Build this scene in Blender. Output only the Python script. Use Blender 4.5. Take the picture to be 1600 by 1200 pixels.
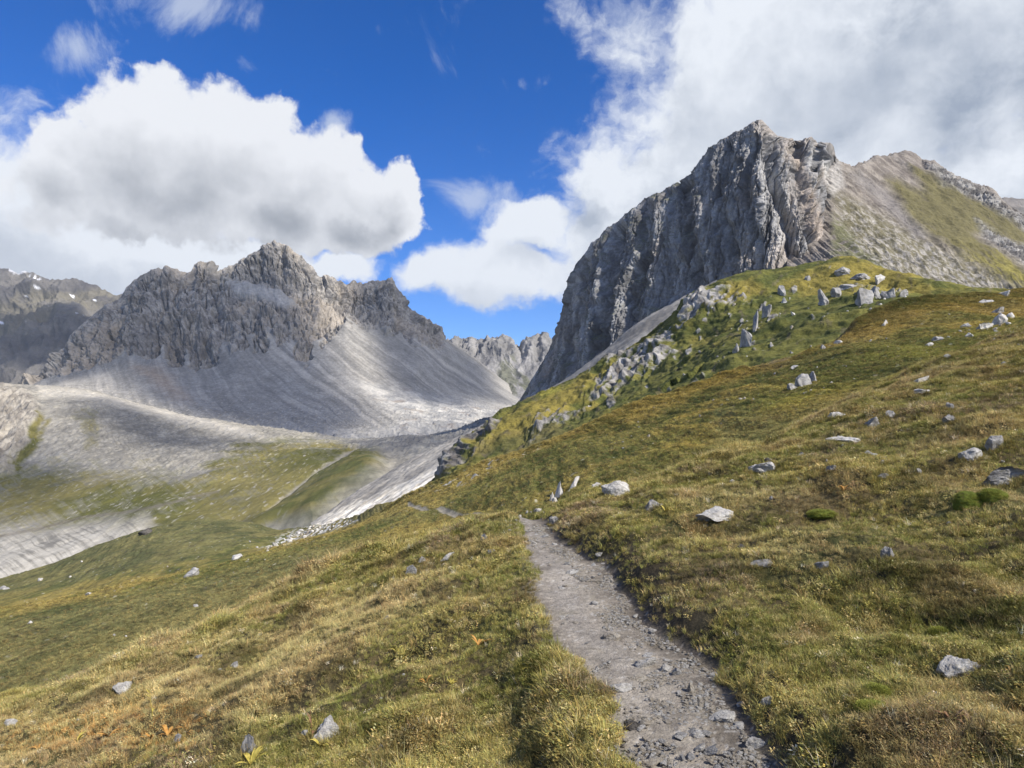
import bpy, math, random
import numpy as np
from mathutils import Vector, Matrix

# ------------------------------------------------------------------ scene, camera, sky, sun
for o in list(bpy.data.objects): bpy.data.objects.remove(o)
SC = bpy.context.scene
COL = SC.collection
W0, H0, F = 1600.0, 1200.0, 1164.0          # photograph size and focal length in its pixels
PITCH = math.atan(40.0 / F)
cam_d = bpy.data.cameras.new('camera'); cam = bpy.data.objects.new('camera', cam_d); COL.objects.link(cam)
cam_d.sensor_width = 36.0; cam_d.lens = 36.0 * F / W0
cam_d.clip_start = 0.05; cam_d.clip_end = 60000
cam.location = (0, 0, 0); cam.rotation_euler = (math.radians(90) + PITCH, 0, 0)
SC.camera = cam

SUN_AZ, SUN_EL = math.radians(127), math.radians(42)     # azimuth clockwise from the view direction (+Y)
SUN = np.array([math.sin(SUN_AZ) * math.cos(SUN_EL), math.cos(SUN_AZ) * math.cos(SUN_EL), math.sin(SUN_EL)])
sl = bpy.data.lights.new('sun', 'SUN'); sl.energy = 4.9; sl.angle = math.radians(1.2); sl.color = (1.0, 0.94, 0.85)
so = bpy.data.objects.new('sun', sl); COL.objects.link(so)
so.rotation_euler = Vector(SUN).to_track_quat('Z', 'Y').to_euler()
SC.view_settings.view_transform = 'Standard'; SC.view_settings.look = 'None'
SC.view_settings.exposure = 0.5; SC.view_settings.gamma = 1; SC.view_settings.use_curve_mapping = False
SC.cycles.max_bounces = 5; SC.cycles.diffuse_bounces = 2; SC.cycles.transparent_max_bounces = 8
SC.cycles.use_denoising = True


def P(px, py, Y):
    """world point seen at photograph pixel (px, py) at forward distance Y"""
    a = (np.asarray(px, float) - W0 / 2) / F; b = (H0 / 2 - np.asarray(py, float)) / F
    dy = math.cos(PITCH) - b * math.sin(PITCH); dz = math.sin(PITCH) + b * math.cos(PITCH)
    return np.stack([a / dy * Y, np.ones_like(a) * Y, dz / dy * Y], -1)


def proj(V):
    x, y, z = V[:, 0], V[:, 1], V[:, 2]
    f = y * math.cos(PITCH) + z * math.sin(PITCH); u = -y * math.sin(PITCH) + z * math.cos(PITCH)
    f = np.maximum(f, 1e-3)
    return W0 / 2 + F * x / f, H0 / 2 - F * u / f


# ---- node helpers
class NT:
    def __init__(s, tree): s.t = tree; s.n = tree.nodes; s.l = tree.links
    def new(s, typ, **kw):
        n = s.n.new(typ)
        for k, v in kw.items(): setattr(n, k, v)
        return n
    def put(s, sock, v):
        if isinstance(v, bpy.types.NodeSocket): s.l.new(v, sock)
        elif v is not None: sock.default_value = v
    def m(s, op, a, b=None, c=None, clamp=False):
        n = s.new('ShaderNodeMath', operation=op, use_clamp=clamp)
        s.put(n.inputs[0], a); s.put(n.inputs[1], b)
        if c is not None: s.put(n.inputs[2], c)
        return n.outputs[0]
    def vm(s, op, a, b=None):
        n = s.new('ShaderNodeVectorMath', operation=op); s.put(n.inputs[0], a)
        if b is not None:
            s.put(n.inputs[3 if op == 'SCALE' else 1], b)
        return n.outputs[1] if op in ('LENGTH', 'DISTANCE', 'DOT_PRODUCT') else n.outputs[0]
    def mr(s, v, a, b, c=0.0, d=1.0, smooth=True):
        n = s.new('ShaderNodeMapRange', interpolation_type='SMOOTHSTEP' if smooth else 'LINEAR')
        for i, x in enumerate((v, a, b, c, d)): s.put(n.inputs[i], x)
        return n.outputs[0]
    def noise(s, vec, scale, detail=4, rough=0.55, dist=0.0, out=0, dim='3D'):
        n = s.new('ShaderNodeTexNoise', noise_dimensions=dim); s.put(n.inputs['Vector'], vec); n.inputs['Scale'].default_value = scale
        n.inputs['Detail'].default_value = detail; n.inputs['Roughness'].default_value = rough; n.inputs['Distortion'].default_value = dist
        return n.outputs[out]
    def mix(s, f, a, b, mode='MIX'):
        n = s.new('ShaderNodeMix', data_type='RGBA', blend_type=mode)
        s.put(n.inputs[0], f); s.put(n.inputs[6], a); s.put(n.inputs[7], b)
        return n.outputs[2]


def col4(c): return (c[0], c[1], c[2], 1.0)


# ---- the sky: Nishita plus procedural clouds laid out by azimuth / elevation
def build_world():
    w = bpy.data.worlds.new('World'); SC.world = w; w.use_nodes = True
    t = NT(w.node_tree); t.n.clear()
    out = t.new('ShaderNodeOutputWorld'); bg = t.new('ShaderNodeBackground'); t.l.new(bg.outputs[0], out.inputs[0])
    sky = t.new('ShaderNodeTexSky', sky_type='NISHITA', sun_disc=False, sun_elevation=SUN_EL, sun_rotation=SUN_AZ,
                altitude=2500, air_density=1.0, dust_density=0.3, ozone_density=2.5)
    geo = t.new('ShaderNodeTexCoord').outputs['Generated']
    d = t.vm('NORMALIZE', geo)
    sp = t.new('ShaderNodeSeparateXYZ'); t.l.new(d, sp.inputs[0])
    az = t.m('ARCTAN2', sp.outputs[0], sp.outputs[1]); el = t.m('ARCSINE', sp.outputs[2])
    cb = t.new('ShaderNodeCombineXYZ'); t.l.new(az, cb.inputs[0]); t.l.new(el, cb.inputs[1])
    ae = cb.outputs[0]

    def AE(px, py):
        v = P(px, py, 1.0); v = v / np.linalg.norm(v)
        return math.atan2(v[0], v[1]), math.asin(v[2])
    # group: density of cloud at (az, el)
    g = bpy.data.node_groups.new('cloud_density', 'ShaderNodeTree')
    g.interface.new_socket('Vector', in_out='INPUT', socket_type='NodeSocketVector')
    g.interface.new_socket('Cumulus', in_out='OUTPUT', socket_type='NodeSocketFloat')
    g.interface.new_socket('Bank', in_out='OUTPUT', socket_type='NodeSocketFloat')
    q = NT(g); gi = q.new('NodeGroupInput'); go = q.new('NodeGroupOutput')
    v0 = gi.outputs[0]
    def blobs(vec, L):
        acc = None
        for (px, py, rx, ry) in L:
            a, e = AE(px, py); k = 1.0 / F
            vv = q.vm('MULTIPLY', q.vm('SUBTRACT', vec, (a, e, 0)), (1 / (rx * k), 1 / (ry * k), 0))
            dd = q.m('SUBTRACT', 1.0, q.vm('LENGTH', vv))
            acc = dd if acc is None else q.m('SMOOTH_MAX', acc, dd, 0.12)
        return acc
    # billowing distortion of the lookup
    wn = q.new('ShaderNodeTexNoise', noise_dimensions='2D'); q.l.new(v0, wn.inputs['Vector']); wn.inputs['Scale'].default_value = 9; wn.inputs['Detail'].default_value = 6; wn.inputs['Roughness'].default_value = 0.6
    wv = q.vm('SCALE', q.vm('SUBTRACT', wn.outputs['Color'], (0.5, 0.5, 0.5)), 0.075)
    vw = q.vm('ADD', v0, wv)
    cum = blobs(vw, [(225, 205, 108, 98), (125, 248, 74, 60), (320, 255, 150, 125), (395, 222, 90, 84), (470, 290, 115, 95),
                     (560, 325, 90, 62), (612, 305, 48, 52), (625, 345, 48, 40), (250, 320, 200, 75), (430, 345, 200, 55), (540, 360, 110, 40)])
    vor = q.new('ShaderNodeTexVoronoi', feature='SMOOTH_F1', voronoi_dimensions='2D'); q.l.new(vw, vor.inputs['Vector']); vor.inputs['Scale'].default_value = 17
    vor.inputs['Smoothness'].default_value = 0.35
    vor2 = q.new('ShaderNodeTexVoronoi', feature='SMOOTH_F1', voronoi_dimensions='2D'); q.l.new(vw, vor2.inputs['Vector']); vor2.inputs['Scale'].default_value = 42
    vor2.inputs['Smoothness'].default_value = 0.35
    pf = q.m('MULTIPLY', q.m('SUBTRACT', 0.42, vor.outputs['Distance']), 0.34)
    pf2 = q.m('MULTIPLY', q.m('SUBTRACT', 0.42, vor2.outputs['Distance']), 0.14)
    fb = q.m('MULTIPLY', q.m('SUBTRACT', q.noise(v0, 30, 6, 0.62, dim='2D'), 0.5), 0.42)
    cumd = q.m('SUBTRACT', q.m('ADD', q.m('ADD', q.m('ADD', cum, pf), fb), pf2), 0.10)
    q.l.new(cumd, go.inputs[0])
    bank = blobs(vw, [(1420, 60, 470, 260), (1215, 130, 240, 220), (1150, 290, 330, 170), (960, 390, 165, 120), (800, 430, 180, 62),
                      (690, 420, 75, 52), (830, 350, 75, 45), (1500, 300, 420, 130), (930, 290, 80, 60),
                      (15, 350, 185, 92), (120, 400, 240, 75), (-150, 300, 260, 160), (330, 405, 200, 40), (535, 415, 62, 38), (210, 425, 270, 75), (90, 440, 200, 60),
                      (1900, 200, 500, 330), (2300, 500, 900, 300), (-700, 400, 600, 200)])
    st = q.vm('MULTIPLY', q.vm('ADD', v0, q.vm('SCALE', wv, 0.8)), (1.0, 1.35, 1.0))
    fb2 = q.m('MULTIPLY', q.m('SUBTRACT', q.noise(st, 8.5, 8, 0.6, dim='2D'), 0.5), 1.5)
    bankd = q.m('ADD', q.m('MULTIPLY', bank, 1.25), fb2)
    q.l.new(bankd, go.inputs[1])

    def call(vec):
        n = t.new('ShaderNodeGroup'); n.node_tree = g; t.put(n.inputs[0], vec); return n.outputs[0], n.outputs[1]
    c0, b0 = call(ae)
    c1, b1 = call(t.vm('ADD', ae, (0.018, 0.045, 0)))
    # wisps everywhere high up
    wz = t.vm('ADD', ae, (1.7, 0.4, 0.0))
    wsp = t.noise(wz, 6.5, 8, 0.66, 0.35, dim='2D')
    boost = None
    for (px, py, rx, ry) in [(300, 10, 170, 60), (590, 45, 60, 45), (815, 132, 95, 34), (745, 305, 95, 38), (985, 60, 110, 100), (120, 75, 60, 40), (520, 190, 40, 30), (380, 95, 50, 35)]:
        a, e = AE(px, py); vv = t.vm('MULTIPLY', t.vm('SUBTRACT', ae, (a, e, 0)), (F / rx, F / ry, 0)); dd = t.m('SUBTRACT', 1.0, t.vm('LENGTH', vv), clamp=True)
        boost = dd if boost is None else t.m('MAXIMUM', boost, dd)
    wsp = t.m('ADD', wsp, t.m('MULTIPLY', boost, 0.26))
    wisp = t.mr(wsp, 0.60, 0.88, 0, 0.62)
    # general scattered clouds outside the frame
    gl = t.noise(d, 2.1, 6, 0.58)
    away = t.mr(t.m('ABSOLUTE', az), 0.75, 1.1)
    high = t.mr(el, 0.55, 0.8)
    glm = t.m('MULTIPLY', t.mr(gl, 0.5, 0.62), t.m('MAXIMUM', away, high))
    ac = t.mr(c0, -0.02, 0.20)
    ab = t.mr(b0, -0.05, 0.50)
    # shading: thin or top-lit parts bright, thick undersides grey
    fine = t.noise(ae, 16, 6, 0.6, dim='2D')
    under_c = t.mr(c1, 0.0, 1.0)
    under_c = t.m('MULTIPLY', under_c, t.mr(el, 0.42, 0.14, 0.25, 1.0))
    a_, e_ = AE(300, 330)
    deep = t.mr(el, 0.42, 0.21, 0.0, 0.62)
    shc = t.m('ADD', t.m('MULTIPLY', under_c, 0.45), t.m('MULTIPLY', deep, t.mr(c0, 0.0, 0.9)), clamp=True)
    shc = t.m('ADD', shc, t.m('MULTIPLY', t.m('SUBTRACT', 0.5, fine), 0.34), clamp=True)
    shc = t.m('ADD', shc, t.m('MULTIPLY', t.m('SUBTRACT', c1, c0), 0.38), clamp=True)
    colc = t.mix(shc, col4((0.78, 0.80, 0.84)), col4((0.34, 0.365, 0.41)))
    big = t.noise(t.vm('ADD', ae, (5.1, 2.2, 0)), 3.2, 4, 0.55, dim='2D')
    shb = t.m('MULTIPLY', t.mr(b1, 0.15, 1.25), t.mr(big, 0.34, 0.6, 0.35, 1.0))
    shb = t.m('ADD', shb, t.m('MULTIPLY', t.m('SUBTRACT', 0.5, fine), 0.5), clamp=True)
    shb = t.m('ADD', shb, t.m('MULTIPLY', t.m('SUBTRACT', b1, b0), 0.22), clamp=True)
    shb = t.m('MULTIPLY', shb, t.m('MAXIMUM', t.mr(el, 0.10, 0.34, 0.40, 1.0), t.mr(az, 0.1, 0.5)))
    colb = t.mix(shb, col4((0.76, 0.80, 0.86)), col4((0.30, 0.355, 0.45)))
    hs = t.new('ShaderNodeHueSaturation'); hs.inputs['Saturation'].default_value = 1.42; hs.inputs['Value'].default_value = 0.98; hs.inputs['Hue'].default_value = 0.503
    t.l.new(sky.outputs[0], hs.inputs['Color'])
    SKY = 0.086
    skyc = t.vm('MULTIPLY', hs.outputs[0], (SKY * 1.0, SKY * 1.04, SKY * 1.36))
    cl = 0.80
    c = t.mix(wisp, skyc, col4((0.62 * cl, 0.68 * cl, 0.78 * cl)))
    c = t.mix(glm, c, col4((0.62 * cl, 0.66 * cl, 0.72 * cl)))
    cbk = t.vm('SCALE', colb, cl); ccm = t.vm('SCALE', colc, cl)
    c = t.mix(ab, c, cbk)
    c = t.mix(ac, c, ccm)
    t.l.new(t.vm('SCALE', c, 10.0), bg.inputs[0]); bg.inputs[1].default_value = 0.1
    w.cycles.sampling_method = 'MANUAL'; w.cycles.sample_map_resolution = 512


build_world()

# ------------------------------------------------------------------ numpy noise
_r = np.random.RandomState(11)
_perm = np.concatenate([_r.permutation(256)] * 2).astype(np.int32)
_g3 = _r.normal(size=(256, 3)).astype(np.float32); _g3 /= np.linalg.norm(_g3, axis=1)[:, None]


_ga = np.stack([np.cos(np.arange(256) * 2.39996), np.sin(np.arange(256) * 2.39996)], 1).astype(np.float32)


def pn(x, y, z=0.0):
    """gradient noise, about -1..1"""
    x = np.asarray(x, np.float64); y = np.asarray(y, np.float64)
    if np.ndim(z) == 0: return pn2(x, y, float(z))
    z = np.asarray(z, np.float64)
    xi = np.floor(x); yi = np.floor(y); zi = np.floor(z)
    fx = (x - xi).astype(np.float32); fy = (y - yi).astype(np.float32); fz = (z - zi).astype(np.float32)
    xi = xi.astype(np.int64) & 255; yi = yi.astype(np.int64) & 255; zi = zi.astype(np.int64) & 255
    u = fx * fx * fx * (fx * (fx * 6 - 15) + 10); v = fy * fy * fy * (fy * (fy * 6 - 15) + 10); w = fz * fz * fz * (fz * (fz * 6 - 15) + 10)
    r = 0
    for dx in (0, 1):
        px = _perm[(xi + dx) & 255]; wx = u if dx else 1 - u
        for dy in (0, 1):
            py = _perm[px + ((yi + dy) & 255)]; wy = v if dy else 1 - v
            for dz in (0, 1):
                h = _perm[py + ((zi + dz) & 255)]; wz = w if dz else 1 - w
                g = _g3[h]
                r = r + wx * wy * wz * (g[..., 0] * (fx - dx) + g[..., 1] * (fy - dy) + g[..., 2] * (fz - dz))
    return r * 1.6


def pn2(x, y, z):
    x = x + z * 37.17; y = y - z * 21.3
    xi = np.floor(x); yi = np.floor(y); fx = (x - xi).astype(np.float32); fy = (y - yi).astype(np.float32)
    xi = xi.astype(np.int64) & 255; yi = yi.astype(np.int64) & 255
    u = fx * fx * fx * (fx * (fx * 6 - 15) + 10); v = fy * fy * fy * (fy * (fy * 6 - 15) + 10); r = 0
    for dx in (0, 1):
        px = _perm[(xi + dx) & 255]; wx = u if dx else 1 - u
        for dy in (0, 1):
            a = _ga[_perm[px + ((yi + dy) & 255)]]; wy = v if dy else 1 - v
            r = r + wx * wy * (a[..., 0] * (fx - dx) + a[..., 1] * (fy - dy))
    return r * 1.5


def fbm(x, y, z=0.0, o=4, g=0.5, lac=2.03):
    a = 1.0; s = 0; n = 0; x = np.asarray(x); y = np.asarray(y); z = np.asarray(z)
    for i in range(o):
        s = s + a * pn(x + 17.3 * i, y - 9.1 * i, z + 5.7 * i); n += a; a *= g; x = x * lac; y = y * lac; z = z * lac
    return s / n * 1.3


def ridg(x, y, z=0.0, o=4, g=0.5, lac=2.05):
    """ridged noise, 0..1 with sharp crests at 1"""
    a = 1.0; s = 0; n = 0; x = np.asarray(x); y = np.asarray(y); z = np.asarray(z)
    for i in range(o):
        s = s + a * (1 - np.abs(pn(x + 3.3 * i, y + 8.1 * i, z - 2.7 * i)) * 1.7); n += a; a *= g; x = x * lac; y = y * lac; z = z * lac
    return np.clip(s / n, -0.3, 1)


def sst(a, b, x):
    t = np.clip((x - a) / (b - a), 0, 1); return t * t * (3 - 2 * t)


def lerp(a, b, t):
    return a + (b - a) * np.asarray(t)[..., None]


def C(*c): return np.array(c, np.float32)


def pchip(xs, ys, x):
    """monotone cubic interpolation; ys may be (n, k...)"""
    xs = np.asarray(xs, float); ys = np.asarray(ys, float)
    n = len(xs); h = np.diff(xs); sh = (n - 1,) + (1,) * (ys.ndim - 1)
    d = np.diff(ys, axis=0) / h.reshape(sh)
    m = np.zeros_like(ys)
    if n > 2:
        p = d[:-1] * d[1:]
        m[1:-1] = np.where(p > 0, 2 * p / np.where(np.abs(d[:-1] + d[1:]) < 1e-12, 1e-12, d[:-1] + d[1:]), 0)
    m[0] = d[0]; m[-1] = d[-1]
    x = np.clip(x, xs[0], xs[-1]); i = np.clip(np.searchsorted(xs, x, side='right') - 1, 0, n - 2)
    hh = h[i]; t = (x - xs[i]) / hh
    ex = (slice(None),) + (None,) * (ys.ndim - 1)
    t = t[ex]; hh = hh[ex]
    return ((1 + 2 * t) * (1 - t) ** 2) * ys[i] + (t * (1 - t) ** 2) * hh * m[i] + (t * t * (3 - 2 * t)) * ys[i + 1] + (t * t * (t - 1)) * hh * m[i + 1]


def segd(px, py, pts):
    """distance to a polyline in photograph pixels, and the fraction along it"""
    best = np.full(px.shape, 1e9); fr = np.zeros(px.shape); L = len(pts) - 1
    for i in range(L):
        (x0, y0), (x1, y1) = pts[i], pts[i + 1]; dx, dy = x1 - x0, y1 - y0
        t = np.clip(((px - x0) * dx + (py - y0) * dy) / (dx * dx + dy * dy + 1e-9), 0, 1)
        d = np.hypot(px - x0 - t * dx, py - y0 - t * dy); k = d < best
        best = np.where(k, d, best); fr = np.where(k, (i + t) / L, fr)
    return best, fr


def inpoly(px, py, pts, feather=8):
    """soft membership of a polygon (1 inside)"""
    ins = np.zeros(px.shape, bool); n = len(pts)
    for i in range(n):
        (x0, y0), (x1, y1) = pts[i], pts[(i + 1) % n]
        if y0 == y1: continue
        c = ((y0 > py) != (y1 > py)) & (px < (x1 - x0) * (py - y0) / (y1 - y0) + x0); ins ^= c
    d, _ = segd(px, py, list(pts) + [pts[0]])
    return sst(-feather, feather, np.where(ins, d, -d))


def grid_mesh(name, V, ni, nj, color, mat, smooth=True, kind='structure', flip=False, rug=None):
    me = bpy.data.meshes.new(name); me.vertices.add(ni * nj)
    me.vertices.foreach_set('co', V.astype(np.float32).ravel())
    a = (np.arange(ni - 1)[:, None] * nj + np.arange(nj - 1)[None, :]).ravel()
    q = np.stack([a, a + 1, a + nj + 1, a + nj], 1)
    if flip: q = q[:, ::-1]
    q = q.astype(np.int32)
    me.loops.add(q.size); me.polygons.add(len(q))
    me.loops.foreach_set('vertex_index', q.ravel())
    me.polygons.foreach_set('loop_start', np.arange(0, q.size, 4, dtype=np.int32))
    me.update(calc_edges=True)
    if smooth: me.polygons.foreach_set('use_smooth', np.ones(len(q), bool))
    ca = me.color_attributes.new('tone', 'FLOAT_COLOR', 'POINT')
    cc = np.ones((ni * nj, 4), np.float32); cc[:, :3] = np.clip(color, 0.004, 0.9)
    if rug is not None: cc[:, 3] = rug
    ca.data.foreach_set('color', cc.ravel())
    me.materials.append(mat)
    o = bpy.data.objects.new(name, me); COL.objects.link(o); o['kind'] = kind
    return o


def normals(V, ni, nj):
    G = V.reshape(ni, nj, 3); du = np.gradient(G, axis=0); dv = np.gradient(G, axis=1)
    n = np.cross(du, dv); n /= np.linalg.norm(n, axis=2, keepdims=True) + 1e-9
    return n.reshape(-1, 3)


def loft(rows, ni, nj, smooth_rows=True, tdist=None, extra_back=None):
    """rows: list of lists (px, py, Y) from the far/top row to the near/bottom row -> (V, s, t)"""
    s = np.linspace(0, 1, ni); R = []
    for r in rows:
        r = np.array(r, float); x0, x1 = r[0, 0], r[-1, 0]; ss = (r[:, 0] - x0) / (x1 - x0)
        if smooth_rows: q = pchip(ss, r, s)
        else: q = np.stack([np.interp(s, ss, r[:, k]) for k in range(3)], 1)
        R.append(P(q[:, 0], q[:, 1], q[:, 2]))
    R = np.array(R)                                   # rows, ni, 3
    k = len(rows); tk = np.array(tdist if tdist else np.linspace(0, 1, k)); t = np.linspace(0, 1, nj)
    V = pchip(tk, R, t)                               # nj, ni, 3
    V = np.transpose(V, (1, 0, 2)).reshape(-1, 3)
    S, T = np.meshgrid(s, t, indexing='ij')
    return V, S.ravel(), T.ravel()


# ------------------------------------------------------------------ materials
def terrain_mat(name, fine, fine_amp, bump_scale, bump_dist, rough=0.95, detail=6, dark=None):
    m = bpy.data.materials.new(name); m.use_nodes = True; t = NT(m.node_tree)
    b = t.n['Principled BSDF']; b.inputs['Roughness'].default_value = rough; b.inputs['Specular IOR Level'].default_value = 0.15
    at = t.new('ShaderNodeAttribute', attribute_name='tone').outputs['Color']
    ob = t.new('ShaderNodeTexCoord').outputs['Object']
    n1 = t.noise(ob, fine, detail, 0.7)
    f = t.mr(n1, 0.3, 0.7, 1 - fine_amp, 1 + fine_amp, smooth=False)
    n2 = t.noise(ob, fine * 0.23, 3, 0.6)
    f2 = t.mr(n2, 0.3, 0.7, 1 - fine_amp * 0.6, 1 + fine_amp * 0.6, smooth=False)
    c = t.vm('SCALE', at, t.m('MULTIPLY', f, f2))
    t.l.new(c, b.inputs['Base Color'])
    h = t.noise(ob, bump_scale, detail, 0.65)
    bp = t.new('ShaderNodeBump'); bp.inputs['Strength'].default_value = 1.0; bp.inputs['Distance'].default_value = bump_dist
    t.l.new(h, bp.inputs['Height']); t.l.new(bp.outputs[0], b.inputs['Normal'])
    t.l.new(t.new('ShaderNodeAttribute', attribute_name='tone').outputs['Alpha'], bp.inputs['Strength'])
    return m


MT_FAR = terrain_mat('far_rock', 0.12, 0.25, 0.10, 5.0)
MT_CLIFF = terrain_mat('cliff_rock', 0.3, 0.28, 0.35, 2.0)
MT_HILL = terrain_mat('alpine_turf', 1.6, 0.35, 1.5, 0.35)
MT_NEAR = terrain_mat('soil_and_path', 22.0, 0.35, 45.0, 0.02)

GRASS_G, GRASS_Y, GRASS_B = C(.085, .098, .022), C(.20, .155, .045), C(.15, .095, .038)
ROCK_L, ROCK_M, ROCK_D = C(.43, .42, .41), C(.27, .262, .255), C(.13, .125, .122)
SCREE, SCREE_W = C(.30, .30, .305), C(.52, .50, .47)


def cliff_noise(U, Z, W, sx, amp, tilt=0.0, ledge=.09):
    """vertical pillars and cracks: U along the face, Z height, W depth"""
    wob = fbm(U / (sx * 3), Z / (sx * 4), W / (sx * 3), 3) * sx * 0.8
    u = (U + tilt * Z + wob)
    a = 1 - np.abs(pn(u / sx, Z / (sx * 7), W / (sx * 3))) * 2.2
    b = 1 - np.abs(pn(u / (sx * .38) + 9, Z / (sx * 3.0), W / (sx * 2))) * 2.2
    c = 1 - np.abs(pn(u / (sx * .15) + 31, Z / (sx * 1.0), W / sx)) * 2
    d = fbm(u / (sx * .25), Z / (sx * .22), W / (sx * .4), 4)
    st = fbm(u / (sx * 1.2), Z / (sx * .16), W / sx, 3)       # ledges
    return amp * (-a * 0.9 - b * 0.42 - c * 0.16 + d * 0.36 + st * ledge)


# ------------------------------------------------------------------ the far mountains
def far_left():
    rows = [[(-260, 470, 6500), (-100, 470, 6600), (60, 480, 6600), (260, 500, 6600)],
            [(-260, 400, 5600), (-120, 415, 5600), (0, 425, 5500), (14, 424, 5500), (28, 430, 5500), (38, 427, 5500), (60, 436, 5450), (120, 449, 5400), (170, 461, 5400), (260, 480, 5300)],
            [(-260, 500, 4900), (0, 490, 4900), (60, 500, 4800), (110, 485, 4850), (180, 520, 4800), (260, 560, 4700)],
            [(-260, 620, 4300), (0, 600, 4200), (60, 590, 4200), (120, 590, 4200), (260, 600, 4200)],
            [(-260, 680, 3900), (0, 660, 3900), (260, 660, 3900)]]
    ni, nj = 420, 300
    V, s, t = loft(rows, ni, nj, tdist=[0, .15, .5, .85, 1])
    x, y, z = V.T
    n = normals(V, ni, nj); n *= np.sign(-(n[:, 1:2]) + 1e-9)
    h = ridg(x / 420 + z / 900, y / 500, z / 500, 6) * 2 - 1
    amp = 75 * sst(0.12, 0.3, t) + 12
    V = V + n * (h * amp)[:, None]
    V[:, 2] += fbm(x / 60, y / 60, 0, 4) * 16
    px, py = proj(V)
    k = fbm(x / 300, y / 300, z / 160, 5)
    c = lerp(C(.085, .082, .082), C(.16, .15, .135), sst(-.4, .4, k))
    gr = sst(0.0, 0.35, fbm(x / 350 + 4, y / 350, z / 350, 4) + .2 - 0.012 * np.abs(py - 490) + 0.15)
    c = lerp(c, C(.19, .17, .11), gr * .5)
    snow = (sst(.60, .64, fbm(x / 130, y / 200, z / 45 + 7, 3)) * sst(545, 470, py)) + sst(0, 2, 430 - py - np.abs(px - 30) * .35) * (px > 14) * (px < 50) * 0.6
    for (sx, sy, rx, ry) in [(54, 434, 10, 1.4), (57, 449, 6, 1.6), (2, 504, 4, 2.2), (148, 469, 3, 1.6)]:
        snow = np.maximum(snow, sst(1.25, .7, np.hypot((px - sx) / rx, (py - sy - (px - sx) * .25) / ry)))
    c = lerp(c, C(.78, .80, .84), np.clip(snow, 0, 1))
    grid_mesh('far_mountain', V, ni, nj, c, MT_FAR)


def far_centre():
    rows = [[(560, 640, 4200), (900, 640, 4200), (1000, 640, 4200)],
            [(560, 520, 3700), (660, 530, 3600), (700, 535, 3500), (712, 532, 3500), (722, 538, 3450), (735, 533, 3450), (745, 540, 3400), (758, 532, 3400), (775, 529, 3350), (790, 531, 3350), (803, 540, 3300), (815, 546, 3300),
             (822, 534, 3300), (833, 527, 3300), (842, 530, 3300), (852, 527, 3300), (864, 537, 3250), (880, 560, 3200), (1000, 600, 3100)],
            [(560, 570, 3000), (700, 575, 3000), (770, 575, 2950), (850, 580, 2900), (1000, 620, 2800)],
            [(560, 640, 2500), (720, 625, 2500), (800, 625, 2500), (860, 640, 2400), (1000, 660, 2300)],
            [(560, 690, 2200), (800, 680, 2200), (1000, 690, 2200)]]
    ni, nj = 460, 260
    V, s, t = loft(rows, ni, nj, smooth_rows=False, tdist=[0, .12, .45, .85, 1])
    x, y, z = V.T
    n = normals(V, ni, nj); n *= np.sign(-(n[:, 1:2]) + 1e-9)
    px, py = proj(V)
    cl = sst(20, 0, py - 545 - fbm(px / 25, py / 40, 0, 3) * 22) * sst(.08, .14, t)
    V = V + n * ((ridg(x / 70, y / 160, z / 240, 5) * 2 - 1) * (10 + 16 * cl))[:, None]
    V[:, 2] += np.maximum(ridg(x / 28, y / 90, 0, 3), 0) * 11 * sst(.22, .12, t) * sst(0.02, .1, t) - 4
    c = lerp(C(.19, .185, .18), C(.31, .30, .285), sst(-.3, .3, fbm(x / 60 + z / 200, y / 200, z / 260, 5)))
    c = lerp(c, C(.20, .195, .185), cl * sst(-.3, .2, fbm(x / 30, z / 50, y / 90, 4)) * .8)
    g = inpoly(px + fbm(x / 50, z / 50, 0, 3) * 10, py, [(775, 570), (800, 555), (812, 580), (835, 592), (830, 612), (800, 618), (782, 600)], 5) * sst(-.25, .05, fbm(x / 25 + z / 30, z / 90, 0, 4))
    c = lerp(c, C(.115, .12, .075), g * .8)
    g2 = inpoly(px, py, [(740, 618), (790, 612), (800, 628), (750, 632)], 5); c = lerp(c, C(.17, .13, .10), g2 * .5)
    grid_mesh('distant_ridge', V, ni, nj, c, MT_FAR)


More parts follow.
